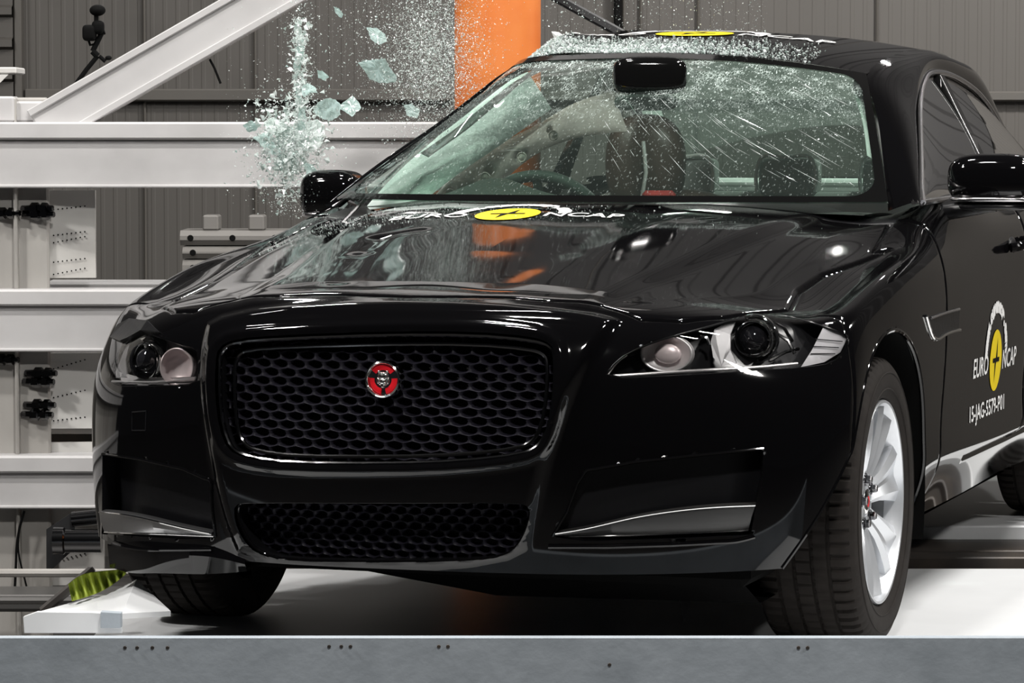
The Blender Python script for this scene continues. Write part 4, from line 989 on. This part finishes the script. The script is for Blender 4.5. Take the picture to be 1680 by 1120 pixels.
# ------------------------------------------------------------------ hall: floor, back wall, rail
def struct(o): o['kind'] = 'structure'; return o
struct(MB().add([(-14, -4, -.55), (14, -4, -.55), (14, 16, -.55), (-14, 16, -.55)], [(0, 1, 2, 3)]).build('floor', 'floor'))
def ribwall(name, x0, x1, z0, z1, y, pitch, dep, vertical=True, m='wall'):
    V_ = []; F_ = []; 
    span = (x0, x1) if vertical else (z0, z1); t = span[0]; pts = []
    while t < span[1]:
        pts += [(t, 0), (t+pitch*.62, 0), (t+pitch*.70, dep), (t+pitch*.92, dep)]; t += pitch
    for a, d in pts: V_ += [(a, y-d, z0), (a, y-d, z1)] if vertical else [(x0, y-d, a), (x1, y-d, a)]
    F_ = [(2*i, 2*i+2, 2*i+3, 2*i+1) for i in range(len(pts)-1)]
    return struct(mk(name, V_, F_, m, None, False))
WY = 14.
ribwall('wall_back', -9., 9., -.55, 1.80, WY, .052, .0013)
M['upper'] = mat('shaded_upper_cladding', (.012, .011, .011), .7)  # dim upper hall put into the colour, keeps hood reflections dark
ribwall('wall_upper', -9., 9., 1.80, 7., WY-.01, .30, .02, True, 'upper')
tr = [0]
def trim(lo, hi, m='wall2'):
    tr[0] += 1; o = MB().bbox(lo, hi, .006).build('trim_%d' % tr[0], m); return struct(o)
def wx(u, y=WY): return (u-840)/FPX*y*1.0
def wz(v, y=WY): return PW(840, v, y)[2]
trim((wx(44), WY-.05, wz(166)), (wx(745), WY-.012, wz(146)))
trim((wx(890), WY-.05, wz(166)), (wx(1900), WY-.012, wz(150)))
trim((wx(30), WY-.09, -.5), (wx(43), WY-.012, 3.))
for u in (239, 420, 1022, 1050, 1130*0+1144, 1436): trim((wx(u)-.006, WY-.02, -.5), (wx(u)+.006, WY-.004, 3.5))
trim((wx(1006), WY-.06, wz(150)), (wx(1019), WY-.01, 3.), 'dark')
ribwall('wall_left', wx(-160), wx(30), -.5, 3.2, WY-.10, .13, .03, False)
# ------------------------------------------------------------------ platform
pf = empty('platform', (0, 8, 0)); tag(pf, 'white steel deck with grey-blue front beam, carrying the black car', 'platform')
def pb(name, lo, hi, m, r=.004): 
    o = MB().bbox(np.array(lo)-np.array([0, 8, 0]), np.array(hi)-np.array([0, 8, 0]), r).build(name, m, pf); return o
pb('deck', (-1.0, 6.98, -.06), (1.72, 9.33, 0), 'deck')
zb = PW(840, 1045, 6.95)[2]
pb('front_beam', (-2.4, 6.95, -.45), (3.2, 6.975, zb), 'beamgrey', .002)
pb('rear_deck', (-.2, 10.34, -.06), (2.2, 12.2, 0), 'deck')
M['rust'] = mat('dark_rail_steel', (.045, .04, .038), .4, .3, noise=(8, (.085, .07, .058), .4, .7))
pb('cross_rail', (-1.0, 9.36, -.16), (3.4, 9.50, -.045), 'rust'); pb('cross_rail', (-1.0, 9.74, -.12), (3.4, 9.86, -.02), 'rust')
pb('cross_rail', (.9, 10.02, -.10), (3.4, 10.30, -.035), 'rust'); pb('pit_cover', (-1.0, 9.3, -.30), (3.4, 10.0, -.24), 'rust')
MB().tube([(x, -0.0+9.62-8, -.05) for x in (-2.4, 3.4)], .012, 8).build('guide_cable', 'steelw', pf)
# bolts along the front beam
for u, v in ((205, 1062), (225, 1062), (250, 1062), (275, 1062), (540, 1060), (560, 1060), (575, 1060), (720, 1060), (735, 1060), (1000, 1090), (1310, 1062), (1325, 1062)):
    p = PW(u, v, 6.948); MB().lathe([(.004, 0), (.003, .0015), (.0001, .0015)], 10, frame((0, -1, 0), (1, 0, 0), p-np.array([0, 8, 0]))).build('rivet', 'rust', pf)
# ------------------------------------------------------------------ pole
PX_, PY_ = PW(816.5, 100, 10.09)[:2]
po = empty('impact_pole', (PX_, PY_, 0)); tag(po, 'upright orange steel pole the car has struck, rising behind its windscreen', 'pole')
M['orange2'] = M['orange']
MB().lathe([(.0001, 0), (.127, 0), (.127, 1.61), (.122, 1.615), (.0001, 1.615)], 72).build('pole_tube', 'orange', po, True, 40)
MB().lathe([(.0001, -.05), (.19, -.05), (.19, .0), (.0001, .0)], 48).build('base_plate', 'steelw', po, True, 40)
# ------------------------------------------------------------------ rig
rig = empty('steel_rig', (-1.3, 10.3, 0)); tag(rig, 'pale grey bolted steel frame holding the orange pole, left of the car', 'frame')
def rb(name, lo, hi, m='steel', r=.006, rot=None):
    O_ = np.array([-1.3, 10.3, 0]); return MB().bbox(np.array(lo)-O_, np.array(hi)-O_, r).build(name, m, rig)
def hbeam(v0, v1, v2, y, x0, x1, top=False):
    """box flange with a web plate set back beneath it and a thin lower edge"""
    z0, z1, z2 = PW(0, v0, y)[2], PW(0, v1, y)[2], PW(0, v2, y)[2]
    o = rb('beam', (x0, y, z1), (x1, y+.14, z0))
    O_ = np.array([-1.3, 10.3, 0])
    MB().bbox(np.array((x0, y+.02, z2))-O_, np.array((x1, y+.05, z1))-O_, .003).bbox(np.array((x0, y+.012, z2-.006))-O_, np.array((x1, y+.06, z2+.004))-O_, .003).build('web_plate', 'steel', rig)
XL = -4.6
hbeam(200, 229, 305, 10.05, XL, PW(748, 300, 10.05)[0])
hbeam(475, 502, 574, 10.05, XL, PW(420, 300, 10.05)[0])
hbeam(748, 776, 832, 10.05, XL, PW(420, 300, 10.05)[0])
rb('back_beam', (PW(70, 0, 10.45)[0], 10.40, PW(0, 478, 10.45)[2]), (PW(500, 0, 10.45)[0], 10.60, PW(0, 462, 10.45)[2]))
rb('back_beam', (PW(70, 0, 10.45)[0], 10.40, PW(0, 728, 10.45)[2]), (PW(500, 0, 10.45)[0], 10.60, PW(0, 706, 10.45)[2]), 'rust')
rb('column', (-4.4, 10.14, -.5), (-2.2, 10.17, 1.6), 'steelw')  # wide pale sheet added out of view, brightens the bumper reflection
# column with side flange and perforated plate
rb('column', (PW(-60, 0, 10.16)[0], 10.14, -.5), (PW(78, 0, 10.16)[0], 10.17, PW(0, 160, 10.16)[2]), 'steelw')
rb('column_flange', (PW(20, 0, 10.12)[0], 10.10, -.5), (PW(26, 0, 10.12)[0], 10.16, PW(0, 160, 10.16)[2]), 'steelw')
M['plate'] = mat('perforated_plate_paint', (.56, .55, .53), .45, noise=(3, (.45, .435, .41), .4, .7))
def holeplate(u0, u1, v0, v1, y0, y1):
    a = PW(u0, v0, y0); b = PW(u1, v0, y1); z1 = a[2]; z0 = PW(u0, v1, y0)[2]; O_ = np.array([-1.3, 10.3, 0])
    V_ = [(a[0], y0, z0), (b[0], y1, z0), (b[0], y1, z1), (a[0], y0, z1), (a[0]+.0, y0+.02, z0), (b[0], y1+.02, z0), (b[0], y1+.02, z1), (a[0], y0+.02, z1)]
    o = MB().add(np.array(V_)-O_, [(0, 1, 2, 3), (4, 7, 6, 5), (0, 4, 5, 1), (2, 6, 7, 3), (1, 5, 6, 2), (0, 3, 7, 4)]).build('perforated_plate', 'plate', rig)
    return a, b
holeplate(78, 156, 312, 456, 10.17, 10.19); holeplate(78, 192, 579, 703, 10.17, 10.19); holeplate(78, 160, 726, 746, 10.17, 10.19); holeplate(78, 170, 834, 960, 10.17, 10.19)
mb = MB()
def pt_on(u, v):
    f = (u-78)/(156-78); return PW(u, v, 10.166+.02*f)
for (r0, r1) in ((344, 338), (398, 388), (450, 440), (605, 590), (652, 640), (690, 684), (386, 380), (430, 424), (860, 850), (920, 908)):
    for k in range(8):
        u = 88+k*7.3; v = r0+(r1-r0)*k/7
        p = pt_on(u, v)-np.array([-1.3, 10.3, 0]); mb.lathe([(.0001, .0025), (.0022, .0025), (.0024, 0)], 8, frame((.25, -1, 0), (1, 0, 0), p))
ho = mb.build('drilled_holes', 'dark', rig); ho['kind'] = 'stuff'
def bolt(u, v, y=10.12, L=.045, r=.018):
    p = PW(u, v, y)-np.array([-1.3, 10.3, 0]); Fr = frame((1, -.35, .02), (0, 0, 1), p)
    o = MB().lathe([(.0001, -L), (.010, -L), (.010, -.012), (r, -.012), (r, .010), (.011, .010), (.011, .022), (r*.95, .022), (r*.95, .040), (.009, .040), (.009, .058), (.0001, .058)], 6, Fr).build('bolt', 'blkchrome', rig, True, 25)
for u, v in ((58, 342), (60, 352), (64, 612), (60, 626), (62, 664), (58, 680), (4, 296), (4, 350), (2, 590), (6, 810), (10, 818)): bolt(u, v)
# diagonal brace
O_ = np.array([-1.3, 10.3, 0])
def bar(name, uv0, uv1, hpx, y, th, m='steel', rails=True, par=rig, O=None):
    O = O_ if O is None else O
    a = PW(*uv0, y); b = PW(*uv1, y); d = b-a; L = np.linalg.norm(d); d /= L; n = np.array([-d[2], 0, d[0]]); h = hpx/FPX*y
    Rm_ = np.stack([d, np.array([0, 1, 0]), n], 1)
    mb = MB(); mb.bbox((0, 0, -h/2), (L, th, h/2), .006)
    if rails: mb.bbox((0, -.012, h/2-.018), (L, th*.4, h/2+.004), .003).bbox((0, -.012, -h/2-.004), (L, th*.6, -h/2+.018), .003)
    mb.V = [tuple(np.array(v)@Rm_.T+a-O) for v in mb.V]; return mb.build(name, m, par)
bar('diagonal_brace', (62, 212), (1180, -430), 66, 10.09, .12)
rb('gusset', (PW(20, 0, 10.12)[0], 10.12, PW(0, 200, 10.1)[2]), (PW(100, 0, 10.1)[0], 10.16, PW(0, 166, 10.1)[2]))
rb('top_block', (PW(-40, 0, 10.1)[0], 10.09, PW(0, 200, 10.1)[2]), (PW(22, 0, 10.1)[0], 10.2, PW(0, 158, 10.1)[2]))
M['ink'] = mat('black_steel', (.012, .012, .013), .45)
bar('rear_strut', (880, -22), (1120, 110), 15, 11.4, .05, 'ink', False)
bar('rear_strut', (300, -360), (880, -22), 15, 11.4, .05, 'ink', False)
# shelf bracket at the left edge
br = tag(MB().bbox(PW(-60, 122, 11)+np.array([0, -.1, 0]), PW(34, 111, 11)+np.array([0, .1, 0]), .004).add([PW(0, 122, 10.9), PW(14, 122, 10.9), PW(-2, 138, 10.9), PW(0, 122, 10.95), PW(14, 122, 10.95), PW(-2, 138, 10.95)], [(0, 1, 2), (3, 5, 4), (0, 3, 4, 1), (1, 4, 5, 2), (2, 5, 3, 0)]).build('shelf', 'plate'), 'short white shelf jutting in at the left edge in front of the slatted wall', 'shelf')
# hydraulic-looking cylinder and triangular plate at the bottom left
cy = empty('buffer_cylinder', tuple(PW(100, 890, 9.9))); tag(cy, 'short dark steel cylinder on a triangular plate beside the left front bumper', 'cylinder')
cp = PW(100, 890, 9.9)
MB().lathe([(.0001, 0), (.040, 0), (.040, .03), (.034, .035), (.034, .14), (.0001, .14)], 32, frame((1, 0, .0), (0, 0, 1), PW(88, 887, 9.9)-cp)).build('barrel', 'blkchrome', cy, True, 30)
MB().lathe([(.0001, 0), (.022, 0), (.022, .08), (.0001, .08)], 24, frame((1, 0, .1), (0, 0, 1), PW(118, 852, 9.95)-cp)).build('upper_fitting', 'blkchrome', cy, True, 30)
tp = [PW(u, v, 9.96)-cp for u, v in ((76, 868), (122, 838), (122, 900), (76, 942))]; mk('mount_plate', tp+[p+np.array([0, .012, 0]) for p in tp], [(3, 2, 1, 0), (4, 5, 6, 7), (0, 1, 5, 4), (1, 2, 6, 5), (2, 3, 7, 6), (3, 0, 4, 7)], 'ink', cy, False)
# cable on the column
cb_ = [PW(u, v, 10.08) for u, v in ((40, 838), (33, 862), (28, 890), (26, 930), (24, 968))]; c2 = [PW(u, v, 10.08) for u, v in ((33, 862), (30, 900), (38, 940), (46, 972))]
tag(MB().tube(cspline(cb_, 30), .004, 6).tube(cspline(c2, 30), .003, 6).build('cable', 'dark', None, True), 'thin black cable hanging down the pale column at lower left', 'cable')
M['railgrey'] = mat('rail_steel', (.16, .155, .15), .35, .6)
# floor rail at the left
rl = MB().bbox(PW(-60, 1004, 9.7)+np.array([0, 0, 0]), PW(300, 976, 9.7)+np.array([0, .2, 0]), .01).tube([PW(-60, 984, 9.62), PW(300, 984, 9.62)], .012, 8).build('floor_rail', 'railgrey', None); tag(rl, 'low grey steel rail running along the floor at lower left', 'rail')
rl['label'] = 'low grey steel rail running behind the white deck at lower left'
# green webbing, dark bar, white ramp block
gr_ = []
A1 = cspline([(*p, 0) for p in ((112, 958), (130, 945), (160, 938), (205, 934))], 40); A2 = cspline([(*p, 0) for p in ((118, 986), (145, 978), (175, 965), (206, 942))], 40)
G_ = np.array([[PW(*(A1[i][:2]*(1-f)+A2[i][:2]*f), 7.98+.015*math.sin(i*1.1)+.02*math.sin(PI*f)) for f in np.linspace(0, 1, 8)] for i in range(40)])
tag(mk('webbing_sling', np.vstack([G_.reshape(-1, 3), G_.reshape(-1, 3)+np.array([0, .012, 0])]), np.vstack([gridfaces(40, 8), gridfaces(40, 8)[:, ::-1]+320]), 'green'), 'crumpled yellow-green webbing sling lying under the left front bumper corner', 'sling')
bar_o = bar('hinged_bar', (66, 1006), (152, 934), 16, 8.05, .03, 'rust', False, None, np.zeros(3)); tag(bar_o, 'dark flat steel bar leaning under the bumper beside the green sling', 'bar')
ra = empty('corner_ramp', (-1.1, 7.6, 0)); tag(ra, 'white painted ramp piece lying on the left end of the deck, under the bumper', 'ramp')
ro = np.array([-1.1, 7.6, 0])
rp = [(38, 1012), (60, 1004), (150, 1005), (200, 1008), (200, 1038), (40, 1038)]
def slab(name, pts, y, th, m, par, O):
    P = [PW(u, v, y)-O for u, v in pts]; n = len(P); return mk(name, P+[p+np.array([0, th, 0]) for p in P], [tuple(range(n))[::-1], tuple(range(n, 2*n))]+[(i, (i+1) % n, n+(i+1) % n, n+i) for i in range(n)], m, par, False)
slab('front_plate', rp, 7.35, .02, 'deck', ra, ro)
slab('end_block', [(165, 1004), (198, 1006), (198, 1030), (165, 1030)], 7.32, .03, 'beamgrey', ra, ro)
P_ = [PW(60, 1004, 7.36), PW(200, 1006, 7.36), PW(280, 1002, 7.6), PW(224, 950, 8.0), PW(180, 972, 8.0), PW(110, 990, 8.1)]; P_ = [p-ro for p in P_]
mk('sloping_top', P_+[p-np.array([0, 0, .012]) for p in P_], [(0, 1, 2, 3, 4, 5), (11, 10, 9, 8, 7, 6)]+[(i, (i+1) % 6, 6+(i+1) % 6, 6+i) for i in range(6)], 'deck', ra, False)
# ------------------------------------------------------------------ stacked ribbed barrier blocks behind
M['block'] = mat('grey_block', (.16, .152, .142), .55)
for k, (u0, u1, v0, v1, lb) in enumerate(((296, 640, 378, 402, 'upper dull grey ribbed barrier block behind the car, topmost of its stack'), (300, 640, 404, 424, 'middle dull grey ribbed barrier block behind the car, just under the topmost'), (300, 640, 426, 452, 'lowest dull grey ribbed barrier block behind the car, partly hidden by the fender'))):
    y = 13.0; a = PW(u0, v1, y); b = PW(u1, v0, y); o = empty('barrier_block', (a[0], y, a[2]))
    pr_ = [(0, 0), (.02, -.02), (b[2]-a[2]-.02, -.02), (b[2]-a[2], 0), (b[2]-a[2], .3), (0, .3)]; L = b[0]-a[0]
    V_ = [(x, q[1], q[0]) for x in (0, L) for q in pr_]; mk('body', V_, [tuple(range(6)), tuple(range(6, 12))[::-1]]+[(i, 6+i, 6+(i+1) % 6, (i+1) % 6) for i in range(6)], 'block', o, False)
    if k == 2: MB().bbox((.05, .02, -a[2]-.55), (L-.05, .28, 0), .01).build('support', 'block', o)
    for j in range(3): MB().lathe([(.012, 0), (.010, -.002), (.0001, -.002)], 12, frame((0, 1, 0), (1, 0, 0), (.04+.16*j, -.021, (b[2]-a[2])/2))).build('hole', 'dark', o)
    tag(o, lb, 'block', 'stacked barrier blocks behind the car')
for u, s_ in ((345, 'left'), (420, 'right')):
    a = PW(u-13, 378, 13.0); b = PW(u+13, 340, 13.0)
    tag(MB().bbox(a, b+np.array([0, .15, -.03]), .006).build('lug_block', 'block'), 'small square grey lug standing on the barrier blocks, %s' % ('the one nearer the left rig' if s_ == 'left' else 'the one behind the glass splash'), 'block')
# ------------------------------------------------------------------ small camera on a jointed arm
ca = empty('camera_arm', tuple(PW(132, 136, 10.1))); co = PW(132, 136, 10.1); tag(ca, 'small black camera on a jointed arm standing on the pale diagonal beam', 'camera')
def T(pts, r, name, m='dark'):
    return MB().tube([PW(u, v, 10.1)-co for u, v in pts], r, 10).build(name, m, ca, True)
T([(126, 136), (142, 114), (160, 92)], .007, 'lower_arm'); T([(160, 92), (152, 84)], .010, 'joint'); T([(163, 92), (173, 101)], .006, 'lever'); T([(152, 84), (166, 56)], .008, 'upper_arm')
a, b = ell(PW(178, 95, 10.1)-co, (.010, .010, .007)); mk('lever_knob', a, b, 'dark', ca)
a, b = sq(PW(147, 54, 10.1)-co, (.020, .03, .024), .5); mk('camera_body', a, b, 'dark', ca)
a, b = sq(PW(161, 45, 10.1)-co, (.018, .025, .020), .6); mk('battery', a, b, 'dark', ca)
a, b = ell(PW(160, 17, 10.1)-co, (.024, .028, .017)); mk('lamp_head', a, b, 'dark', ca)
T([(158, 24), (158, 40)], .007, 'neck'); T([(144, 62), (148, 74), (156, 72)], .004, 'cable_loop'); T([(160, 56), (172, 52)], .008, 'lens_barrel')
tag(MB().tube([PW(344, 97, 10.1), PW(352, 112, 10.1), PW(362, 137, 10.1)], .0035, 8).build('thin_rod', 'dark', None, True), 'thin black rod hanging below the pale diagonal beam', 'rod')
# ------------------------------------------------------------------ flying glass
def shardmat(name, col, a, em=0):
    m = bpy.data.materials.new(name); m.use_nodes = True; nt = m.node_tree
    for n in list(nt.nodes): nt.nodes.remove(n)
    out = nt.nodes.new('ShaderNodeOutputMaterial'); tr = nt.nodes.new('ShaderNodeBsdfTransparent'); tr.inputs[0].default_value = (.80, .92, .88, 1)
    df = nt.nodes.new('ShaderNodeBsdfDiffuse'); tl = nt.nodes.new('ShaderNodeBsdfTranslucent'); gl = nt.nodes.new('ShaderNodeBsdfGlossy'); gl.inputs['Roughness'].default_value = .12
    tc = nt.nodes.new('ShaderNodeTexCoord'); nz = nt.nodes.new('ShaderNodeTexNoise'); nz.inputs['Scale'].default_value = 60; rp_ = nt.nodes.new('ShaderNodeValToRGB')
    rp_.color_ramp.elements[0].color = (*[c*.72 for c in col], 1); rp_.color_ramp.elements[1].color = (*[min(1, c*1.15) for c in col], 1); rp_.color_ramp.elements[0].position = .38; rp_.color_ramp.elements[1].position = .62
    nt.links.new(tc.outputs['Object'], nz.inputs['Vector']); nt.links.new(nz.outputs[0], rp_.inputs[0]); nt.links.new(rp_.outputs[0], df.inputs[0]); nt.links.new(rp_.outputs[0], tl.inputs[0])
    a1 = nt.nodes.new('ShaderNodeMixShader'); a1.inputs[0].default_value = .45; nt.links.new(df.outputs[0], a1.inputs[1]); nt.links.new(tl.outputs[0], a1.inputs[2])
    a2 = nt.nodes.new('ShaderNodeMixShader'); a2.inputs[0].default_value = .15; nt.links.new(a1.outputs[0], a2.inputs[1]); nt.links.new(gl.outputs[0], a2.inputs[2])
    a3 = nt.nodes.new('ShaderNodeMixShader'); a3.inputs[0].default_value = a; nt.links.new(tr.outputs[0], a3.inputs[1]); nt.links.new(a2.outputs[0], a3.inputs[2]); nt.links.new(a3.outputs[0], out.inputs[0]); return m
M['shard'] = shardmat('greenish_shattered_glass', (.74, .90, .86), .8)
M['crumb'] = shardmat('white_glass_crumb', (.84, .97, .92), .95)
def shard(name, poly, y, th=.005, tilt=(0, 0), m='shard', wav=.0009):
    """polygon traced in the frame, laid on a tilted plane at depth y with a crumpled surface and real thickness"""
    P = dense(poly, 3.5); P = P+RNG.normal(0, .55, P.shape); c = P.mean(0); n = len(P); V_ = []; rings = [1, .7, .35]
    for f in rings:
        for k in range(n):
            u, v = c+(P[k]-c)*f; yy_ = y+(u-c[0])*tilt[0]/600+(v-c[1])*tilt[1]/600+RNG.normal(0, wav)
            V_.append(PW(u, v, yy_))
    V_.append(PW(*c, y)); m_ = len(V_); F_ = []
    for r_ in range(2):
        for k in range(n): F_.append((r_*n+k, r_*n+(k+1) % n, (r_+1)*n+(k+1) % n, (r_+1)*n+k))
    F_ += [(2*n+k, 2*n+(k+1) % n, m_-1) for k in range(n)]
    V2 = [p+np.array([0, th, 0]) for p in V_]; F2 = [tuple(i+m_ for i in f)[::-1] for f in F_]; side = [(k, m_+k, m_+(k+1) % n, (k+1) % n) for k in range(n)]
    W_ = np.array(V_+V2); o_ = W_.mean(0); o = mk(name, W_-o_, F_+F2+side, m, None, False); o.location = tuple(o_); return o
BIG = [([(588, 103), (600, 99), (632, 95), (640, 112), (652, 128), (648, 135), (622, 136), (606, 130), (598, 116)], 'broad pale green glass fragment flying left of the orange pole'),
       ([(514, 180), (522, 168), (538, 161), (550, 163), (560, 172), (556, 190), (545, 198), (530, 195), (519, 190)], 'ragged teal glass fragment with a notched rim, beside the squarish one'),
       ([(556, 173), (578, 157), (588, 167), (594, 177), (578, 191), (566, 183), (558, 178)], 'squarish teal glass fragment, just right of the ragged one'),
       ([(484, 230), (490, 214), (505, 198), (521, 196), (533, 206), (533, 225), (524, 243), (508, 248), (494, 246)], 'whitest rounded glass fragment at the heart of the splash above the mirror'),
       ([(482, 135), (488, 140), (497, 165), (502, 190), (500, 215), (490, 230), (480, 225), (488, 200), (492, 178), (488, 158)], 'long upright splinter of glass rising from the splash'),
       ([(492, 142), (505, 136), (518, 144), (520, 152), (508, 152), (500, 160), (494, 152)], 'fan-shaped teal glass fragment at the tip of the long splinter'),
       ([(398, 205), (412, 197), (425, 203), (420, 215), (406, 216)], 'leftmost pale glass fragment at the end of the splash, against the beam'),
       ([(415, 225), (440, 215), (452, 236), (462, 250), (446, 254), (430, 240)], 'jagged teal glass fragment low on the left arm of the splash'),
       ([(455, 215), (478, 205), (486, 228), (480, 250), (462, 246), (450, 232)], 'white crushed glass lump just left of the whitest fragment'),
       ([(455, 255), (480, 248), (492, 268), (480, 290), (462, 284), (448, 268)], 'teal crushed glass lump directly under the splash centre'),
       ([(498, 265), (512, 270), (524, 284), (516, 296), (503, 292)], 'small teal glass fragment just above the black door mirror'),
       ([(484, 40), (494, 44), (496, 56), (488, 66), (482, 54)], 'bright glass nugget high in the thin column over the splash'),
       ([(486, 78), (496, 62), (500, 78), (496, 100), (490, 122), (484, 128), (482, 110)], 'tall narrow glass sliver just above the long splinter'),
       ([(547, 10), (556, 14), (562, 24), (560, 30), (550, 22)], 'small slanted teal glass fragment near the top, left of the dust cloud'),
       ([(602, 45), (618, 46), (632, 56), (634, 68), (622, 74), (608, 64)], 'pale round glass fragment above the broad flying one'),
       ([(432, 200), (450, 192), (462, 198), (470, 212), (452, 222), (438, 214)], 'white splintered glass piece on top of the left arm of the splash'),
       ([(520, 115), (532, 118), (540, 126), (532, 132), (522, 128)], 'small pale glass nugget midway between column and broad fragment'),
       ([(662, 172), (676, 170), (690, 180), (684, 194), (668, 190)], 'faint teal glass fragment in the dust just left of the pole foot')]
for i, (pl, lb) in enumerate(BIG):
    o = shard('glass_fragment', pl, 9.55+.03*(i % 5), .006, (RNG.uniform(-1.2, 1.2), RNG.uniform(-1.2, 1.2)), 'crumb' if 'white' in lb or 'bright' in lb else 'shard'); tag(o, lb, 'glass fragment')
# countable small shards: one mesh per kind, copied
def bit(k):
    r = np.random.default_rng(k); n = r.integers(4, 7); an = np.sort(r.uniform(0, 2*PI, n)); rad = r.uniform(.5, 1., n)
    V_ = [(rad[i]*math.cos(an[i]), r.uniform(-.2, .2), rad[i]*math.sin(an[i])*r.uniform(.5, 1.)) for i in range(n)]; W_ = [(x*.8, y+.45, z*.8) for x, y, z in V_]
    return V_+W_, [tuple(range(n))[::-1], tuple(range(n, 2*n))]+[(i, (i+1) % n, n+(i+1) % n, n+i) for i in range(n)]
protos = []
for k in range(7):
    a, b = bit(k+3); me = bpy.data.meshes.new('glass_bit'); me.from_pydata(a, [], b); me.materials.append(M['crumb' if k % 3 else 'shard']); protos.append(me)
def spot():
    """where a bit flies, in the photograph's layout, with a depth of its own"""
    k = RNG.random()
    if k < .30: u = RNG.normal(474, 34); v = RNG.normal(240, 42)
    elif k < .38: u = RNG.normal(478, 22); v = RNG.normal(325, 24)
    elif k < .50: u = RNG.normal(492, 14); v = RNG.uniform(0, 200)
    elif k < .86: u = RNG.normal(665, 70); v = RNG.normal(70, 85)
    elif k < .93: u = RNG.uniform(370, 760); v = RNG.uniform(0, 330)
    else: u = RNG.uniform(890, 1260); v = RNG.uniform(0, 52)
    return u, v
sizes = []
while len(sizes) < 262:
    u, v = spot()
    if not (340 < u < 1380 and -10 < v < 360) or (u > 745 and v > 200) or (u > 600 and v > 320): continue
    if u > 760 and v > 90-(u-845)*.5: continue
    sizes.append((u, v))
for i, (u, v) in enumerate(sizes):
    o = bpy.data.objects.new('glass_chip', protos[i % 7]); COL.objects.link(o)
    o.location = tuple(PW(u, v, RNG.uniform(9.35, 9.95))); s_ = RNG.uniform(.0028, .0075) if (u < 560) else RNG.uniform(.0025, .0055)
    o.scale = (s_, s_*.6, s_*RNG.uniform(.8, 1.7)); o.rotation_euler = (RNG.uniform(0, 6), RNG.uniform(0, 6), RNG.uniform(0, 6))
    tag(o, 'tiny pale glass chip flying in the spray between left mirror and pole', 'glass chip', 'glass chips in the air')
    if u > 890: tag(o, 'tiny pale glass chip flying above the roof, right of the pole', 'glass chip', 'glass chips above the roof')
def cloud(n, gen, smin, smax, name, m, label, cat):
    V_ = []; F_ = []
    for _ in range(n):
        p = gen()
        if p is None: continue
        s_ = smin+(smax-smin)*RNG.random()**3; q = RNG.normal(0, 1, (4, 3)); q /= np.linalg.norm(q, axis=1)[:, None]; q = p+q*s_; k = len(V_); V_ += list(q); F_ += [(k, k+1, k+2), (k, k+2, k+3), (k, k+3, k+1), (k+1, k+3, k+2)]
    o = mk(name, V_, F_, m, None, False); tag(o, label, cat, None, 'stuff'); return o
def air():
    u, v = spot() if RNG.random() < .35 else (RNG.normal(712, 42), RNG.normal(95, 70))
    if not (340 < u < 1400 and -40 < v < 360): return None
    if u > 745 and v > 200: return None
    if u > 930 and v > 60: return None
    return PW(u, v, RNG.uniform(9.2, 9.95))
cloud(30000, air, .0006, .0034, 'glass_dust', 'crumb', 'fine white glass dust hanging in the air around the pole', 'glass dust')
# crumbs lying on the cowl, hood edge and roof front, and on the left mirror
def onroof():
    s_ = RNG.uniform(-.95, .75); y = 1.13+.15*s_*s_+abs(RNG.normal(0, .11)); x = .577*s_
    d_ = DEF(np.array([x, y, 1.42])); p, n, i_, dd = RBV.ray_cast(Vector((d_[0], d_[1], 2)), Vector((0, 0, -1)))
    if p is None or RNG.random() > 1.25-abs(s_+.35)*1.0: return None
    return c2w(np.array(p)+np.array([0, 0, .002]))
cloud(9500, onroof, .0014, .0065, 'glass_crumbs', 'crumb', 'band of white glass crumbs lying along the front of the roof', 'glass crumbs')
def oncowl():
    x = RNG.normal(-.35, .38); y = RNG.uniform(.16, .60)+.05*x*x
    if abs(x) > .82: return None
    if x > .1 and RNG.random() > .35: return None
    p, n, i_, dd = FB.ray_cast(Vector((x, y, 2)), Vector((0, 0, -1)))
    return None if p is None else c2w(DEF(np.array(p))+np.array([0, 0, .001]))
cloud(3600, oncowl, .0007, .0026, 'glass_crumbs', 'crumb', 'scattered greenish glass crumbs lying on the hood below the windscreen', 'glass crumbs')

def splash():
    u = RNG.normal(474, 28); v = RNG.normal(243, 40)-abs(u-474)*.25
    if RNG.random() < .25: u = RNG.normal(492, 8); v = RNG.uniform(30, 200)
    return PW(u, v, RNG.uniform(9.45, 9.75))
cloud(3000, splash, .002, .0125, 'glass_splinters', 'crumb', 'dense clump of pale splinters at the heart of the glass splash', 'glass splinters')

sc_ = SCR.build('scratches', 'crumb', car); sc_['kind'] = 'stuff'
def onscreen():
    k = RNG.random()
    if k < .6: u = RNG.uniform(1090, 1436); v = RNG.normal(150+(u-1090)*.12, 32)
    elif k < .85: u = RNG.uniform(960, 1250); v = RNG.normal(125, 28)
    else: u = RNG.uniform(640, 1430); v = RNG.uniform(100, 320)
    p, n = onws(u, v)
    return None if p is None else c2w(p+n*.0015)
cloud(2600, onscreen, .0006, .0026, 'glass_crumbs', 'crumb', 'sprinkle of white glass crumbs stuck to the upper windscreen', 'glass crumbs')
